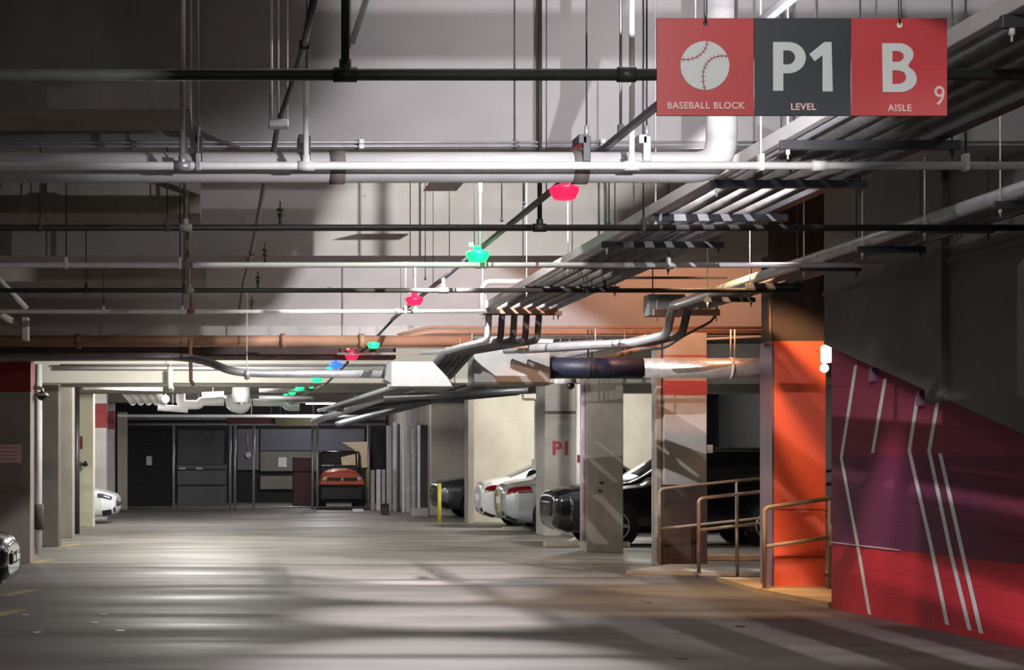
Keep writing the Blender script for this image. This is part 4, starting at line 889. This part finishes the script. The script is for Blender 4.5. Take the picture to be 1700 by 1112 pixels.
fobj('wall_panel', 432, 749, 527, 782, 65.8, .19, mat('olive_panel', (122, 122, 108), .6, var=.15), 'grey green middle panel at the back of the cage', 'panel', .01)
fobj('wall_panel', 432, 790, 500, 812, 65.8, .19, mat('olive_panel', (122, 122, 108), .6), 'low grey green panel at the back of the cage', 'panel', .01)
fobj('wall_panel', 394, 712, 430, 780, 65.8, .19, mat('grey_panel', (96, 96, 102), .5, var=.1), 'grey narrow panel between the fence posts', 'panel', .01)
c = at(412, 755, 65.8); m = MB(); m.tube([c, c+Vector((0, -.1, 0))], .1, 14); m.tube([c+Vector((0, 0, .1)), c+Vector((-.05, 0, .9))], .03, 6); tag(m.obj('hose_reel', GALV), 'round gauge hanging on a dark cord behind the fence', 'gauge')
MAR = mat('maroon_cabinet', (84, 18, 26), .5, var=.15)
t = thing('maroon_cabinet', 'dark maroon cabinet in the cage left of the orange cart', 'cabinet', (fx(510), 60.5, 0))
a = at(487, 840, 60.5); b = at(522, 759, 60.5)
m = MB(); m.box((a.x, 60.5, 0), (b.x, 61.2, b.z-.5), .02); part('lower_case', m, MAR, t)
m = MB(); m.box((a.x, 60.5, b.z-.48), (b.x, 61.2, b.z), .02); part('upper_case', m, MAR, t)
# boards, tubes and lumber
BRD = mat('raw_board', (222, 204, 164), .6, var=.15)
t = thing('plywood_boards', 'leaning pale yellow boards behind the orange cart', 'boards', at(590, 755, 61.5))
m = MB(); q = [at(567, 734, 65.7), at(611, 733, 65.7), at(606, 762, 65.7), at(586, 745, 65.7)]; m.prism(q, (0, .08, 0)); part('board', m, BRD, t)
m = MB(); q = [at(598, 735, 65.6), at(610, 735, 65.6), at(613, 776, 65.6), at(600, 776, 65.6)]; m.prism(q, (0, .03, 0)); part('board', m, BRD, t)
m = MB(); q = [at(566, 759, 65.6), at(595, 752, 65.6), at(594, 775, 65.6), at(568, 774, 65.6)]; m.prism(q, (0, .03, 0)); part('board', m, BRD, t)
fobj('yellow_board', 608, 779, 614, 842, 59.5, .05, mat('yellow_bollard', (190, 176, 60), .5), 'thin yellow upright board right of the orange cart', 'board', .005)
for k, (xa, xb, ya, yb, D, mm) in enumerate(((616, 622, 780, 846, 57, CONCP), (625, 632, 779, 850, 56.5, WHITEP), (634, 640, 779, 850, 56, GALV), (642, 650, 706, 855, 55.5, GALV), (653, 658, 700, 780, 55.2, WHITEP), (660, 664, 704, 856, 54.8, STEELD), (668, 672, 712, 850, 54.4, WHITEP), (674, 682, 708, 854, 54.0, GALV), (684, 690, 712, 854, 53.6, GALV), (694, 698, 706, 850, 53.2, WHITEP), (698, 710, 705, 860, 52.7, STEELD))):
    a = at(xa, yb, D); b = at(xb, ya, D); m = MB(); m.box((a.x, D, 0 if yb > 840 else a.z), (b.x, D+.12, b.z), .012)
    o = m.obj('upright_panel', mm); nm = ['first', 'second', 'third', 'fourth', 'fifth', 'sixth', 'seventh', 'eighth', 'ninth', 'tenth', 'eleventh'][k]
    if yb <= 840:
        m2 = MB(); m2.box((a.x, D, 0), (b.x, D+.1, a.z), .01); part('lower_leg', m2, GALV, o)
    tag(o, nm+' upright metal length counted from the orange cart, leaning by the pale wall', 'metal length', 'upright metal lengths stacked right of the cage')
fobj('floor_box', 684, 843, 712, 860, 50.6, .4, GALV, 'grey box on the floor at the corner of the pale wall', 'box')
fobj('black_box', 633, 836, 646, 854, 52.2, .3, BLK, 'small black box among the upright metal lengths', 'box')
fobj('hanging_board', 624, 717, 638, 778, 57.98, .05, BLK, 'black board hanging above the white tubes', 'board', .01)
c = at(596, 850, 55); m = MB(); m.box(c+Vector((-.2, 0, 0)), c+Vector((.15, .15, .1)), .02); tag(m.obj('trash', WHITE), 'white crumpled scrap on the floor before the orange cart', 'litter')
# sign strips over the cage
for xx in (385, 450, 465, 520):
    m = MB(); p = at(xx, 696, 52.5); m.tube([p, Vector((p.x, 52.5, 3.75))], .012, 6); tag(m.obj('hanging_rod', STEELD), {385: 'leftmost', 450: 'second', 465: 'third', 520: 'rightmost'}[xx]+' rod holding the sign strips above the cage', 'hanging rod', 'rods of the sign strips')
fobj('sign_strip', 376, 694, 457, 704, 52.5, .05, mat('sign_maroon', (44, 8, 14), .9), 'maroon sign strip above the cage', 'sign', .004)
fobj('sign_strip', 457, 693, 528, 707, 52.4, .05, mat('sign_olive', (50, 47, 24), .9), 'olive sign strip right of the maroon strip', 'sign', .004)

# utility cart
OC = mat('cart_orange', (222, 92, 44), .35, coat=.5, var=.05); cx = (568-PX0)*58.3/F; D0 = 58.35
t = thing('utility_cart', 'orange utility cart with black roll cage parked before the cage', 'utility vehicle', (cx, D0, 0))
m = MB(); m.box((cx-.76, D0, .22), (cx+.76, D0+1.0, .78), .10); part('front_bumper', m, BLK, t)
m = MB(); prof = [(-.72, .78), (-.66, 1.02), (-.52, 1.16), (-.2, 1.24), (.2, 1.24), (.52, 1.16), (.66, 1.02), (.72, .78)]
R1 = [(cx+x, D0-.02, z-.05*(z > 1)) for x, z in prof]; R2 = [(cx+x*.96, D0+.9, z+.06) for x, z in prof]
va = [m.bm.verts.new(p) for p in R1]; vb = [m.bm.verts.new(p) for p in R2]
for i in range(7): f = m.bm.faces.new((va[i], va[i+1], vb[i+1], vb[i])); f.smooth = True
m.bm.faces.new(va); m.bm.faces.new(vb[::-1]); m.bm.faces.new((va[0], va[-1], vb[-1], vb[0])); part('hood', m, OC, t)
m = MB(); m.box((cx-.5, D0-.05, .90), (cx+.5, D0-.01, 1.0), .02); part('grille', m, BLK, t)
m = MB(); m.tube([(cx, D0-.08, .95), (cx, D0-.05, .95)], .05, 12); part('emblem', m, CHROME, t)
for sg in (-1, 1): m = MB(); m.sphere((cx+sg*.55, D0-.03, .98), .07, (1.2, .5, .8)); part('headlight', m, mat('lamp_glass', (235, 225, 200), .1), t)
m = MB()
for sg in (-1, 1): m.tube([(cx+sg*.70, D0+.85, 1.15), (cx+sg*.62, D0+1.15, 1.83), (cx+sg*.62, D0+2.3, 1.83), (cx+sg*.68, D0+2.5, .9)], .03, 8, .1)
for yy in (1.15, 2.3): m.tube([(cx-.62, D0+yy, 1.83), (cx+.62, D0+yy, 1.83)], .03, 8)
part('roll_cage', m, BLK, t)
m = MB(); m.box((cx-.6, D0+1.5, .8), (cx+.6, D0+2.0, .95), .05); m.box((cx-.6, D0+1.95, .9), (cx+.6, D0+2.1, 1.4), .05); part('seat', m, BLK, t)
m = MB(); m.tube([(cx-.3+.17*math.cos(q*math.pi/8), D0+1.25, 1.38+.17*math.sin(q*math.pi/8)) for q in range(17)], .018, 6); part('steering_wheel', m, BLK, t)
m = MB(); m.box((cx-.74, D0+1, .3), (cx+.74, D0+3.0, .85), .05); part('bed', m, OC, t)
for sg in (-1, 1):
    for yy in (.5, 2.5): m = MB(); m.tube([(cx+sg*.5, D0+yy, .3), (cx+sg*.78, D0+yy, .3)], .3, 22); part('wheel', m, RUB, t)
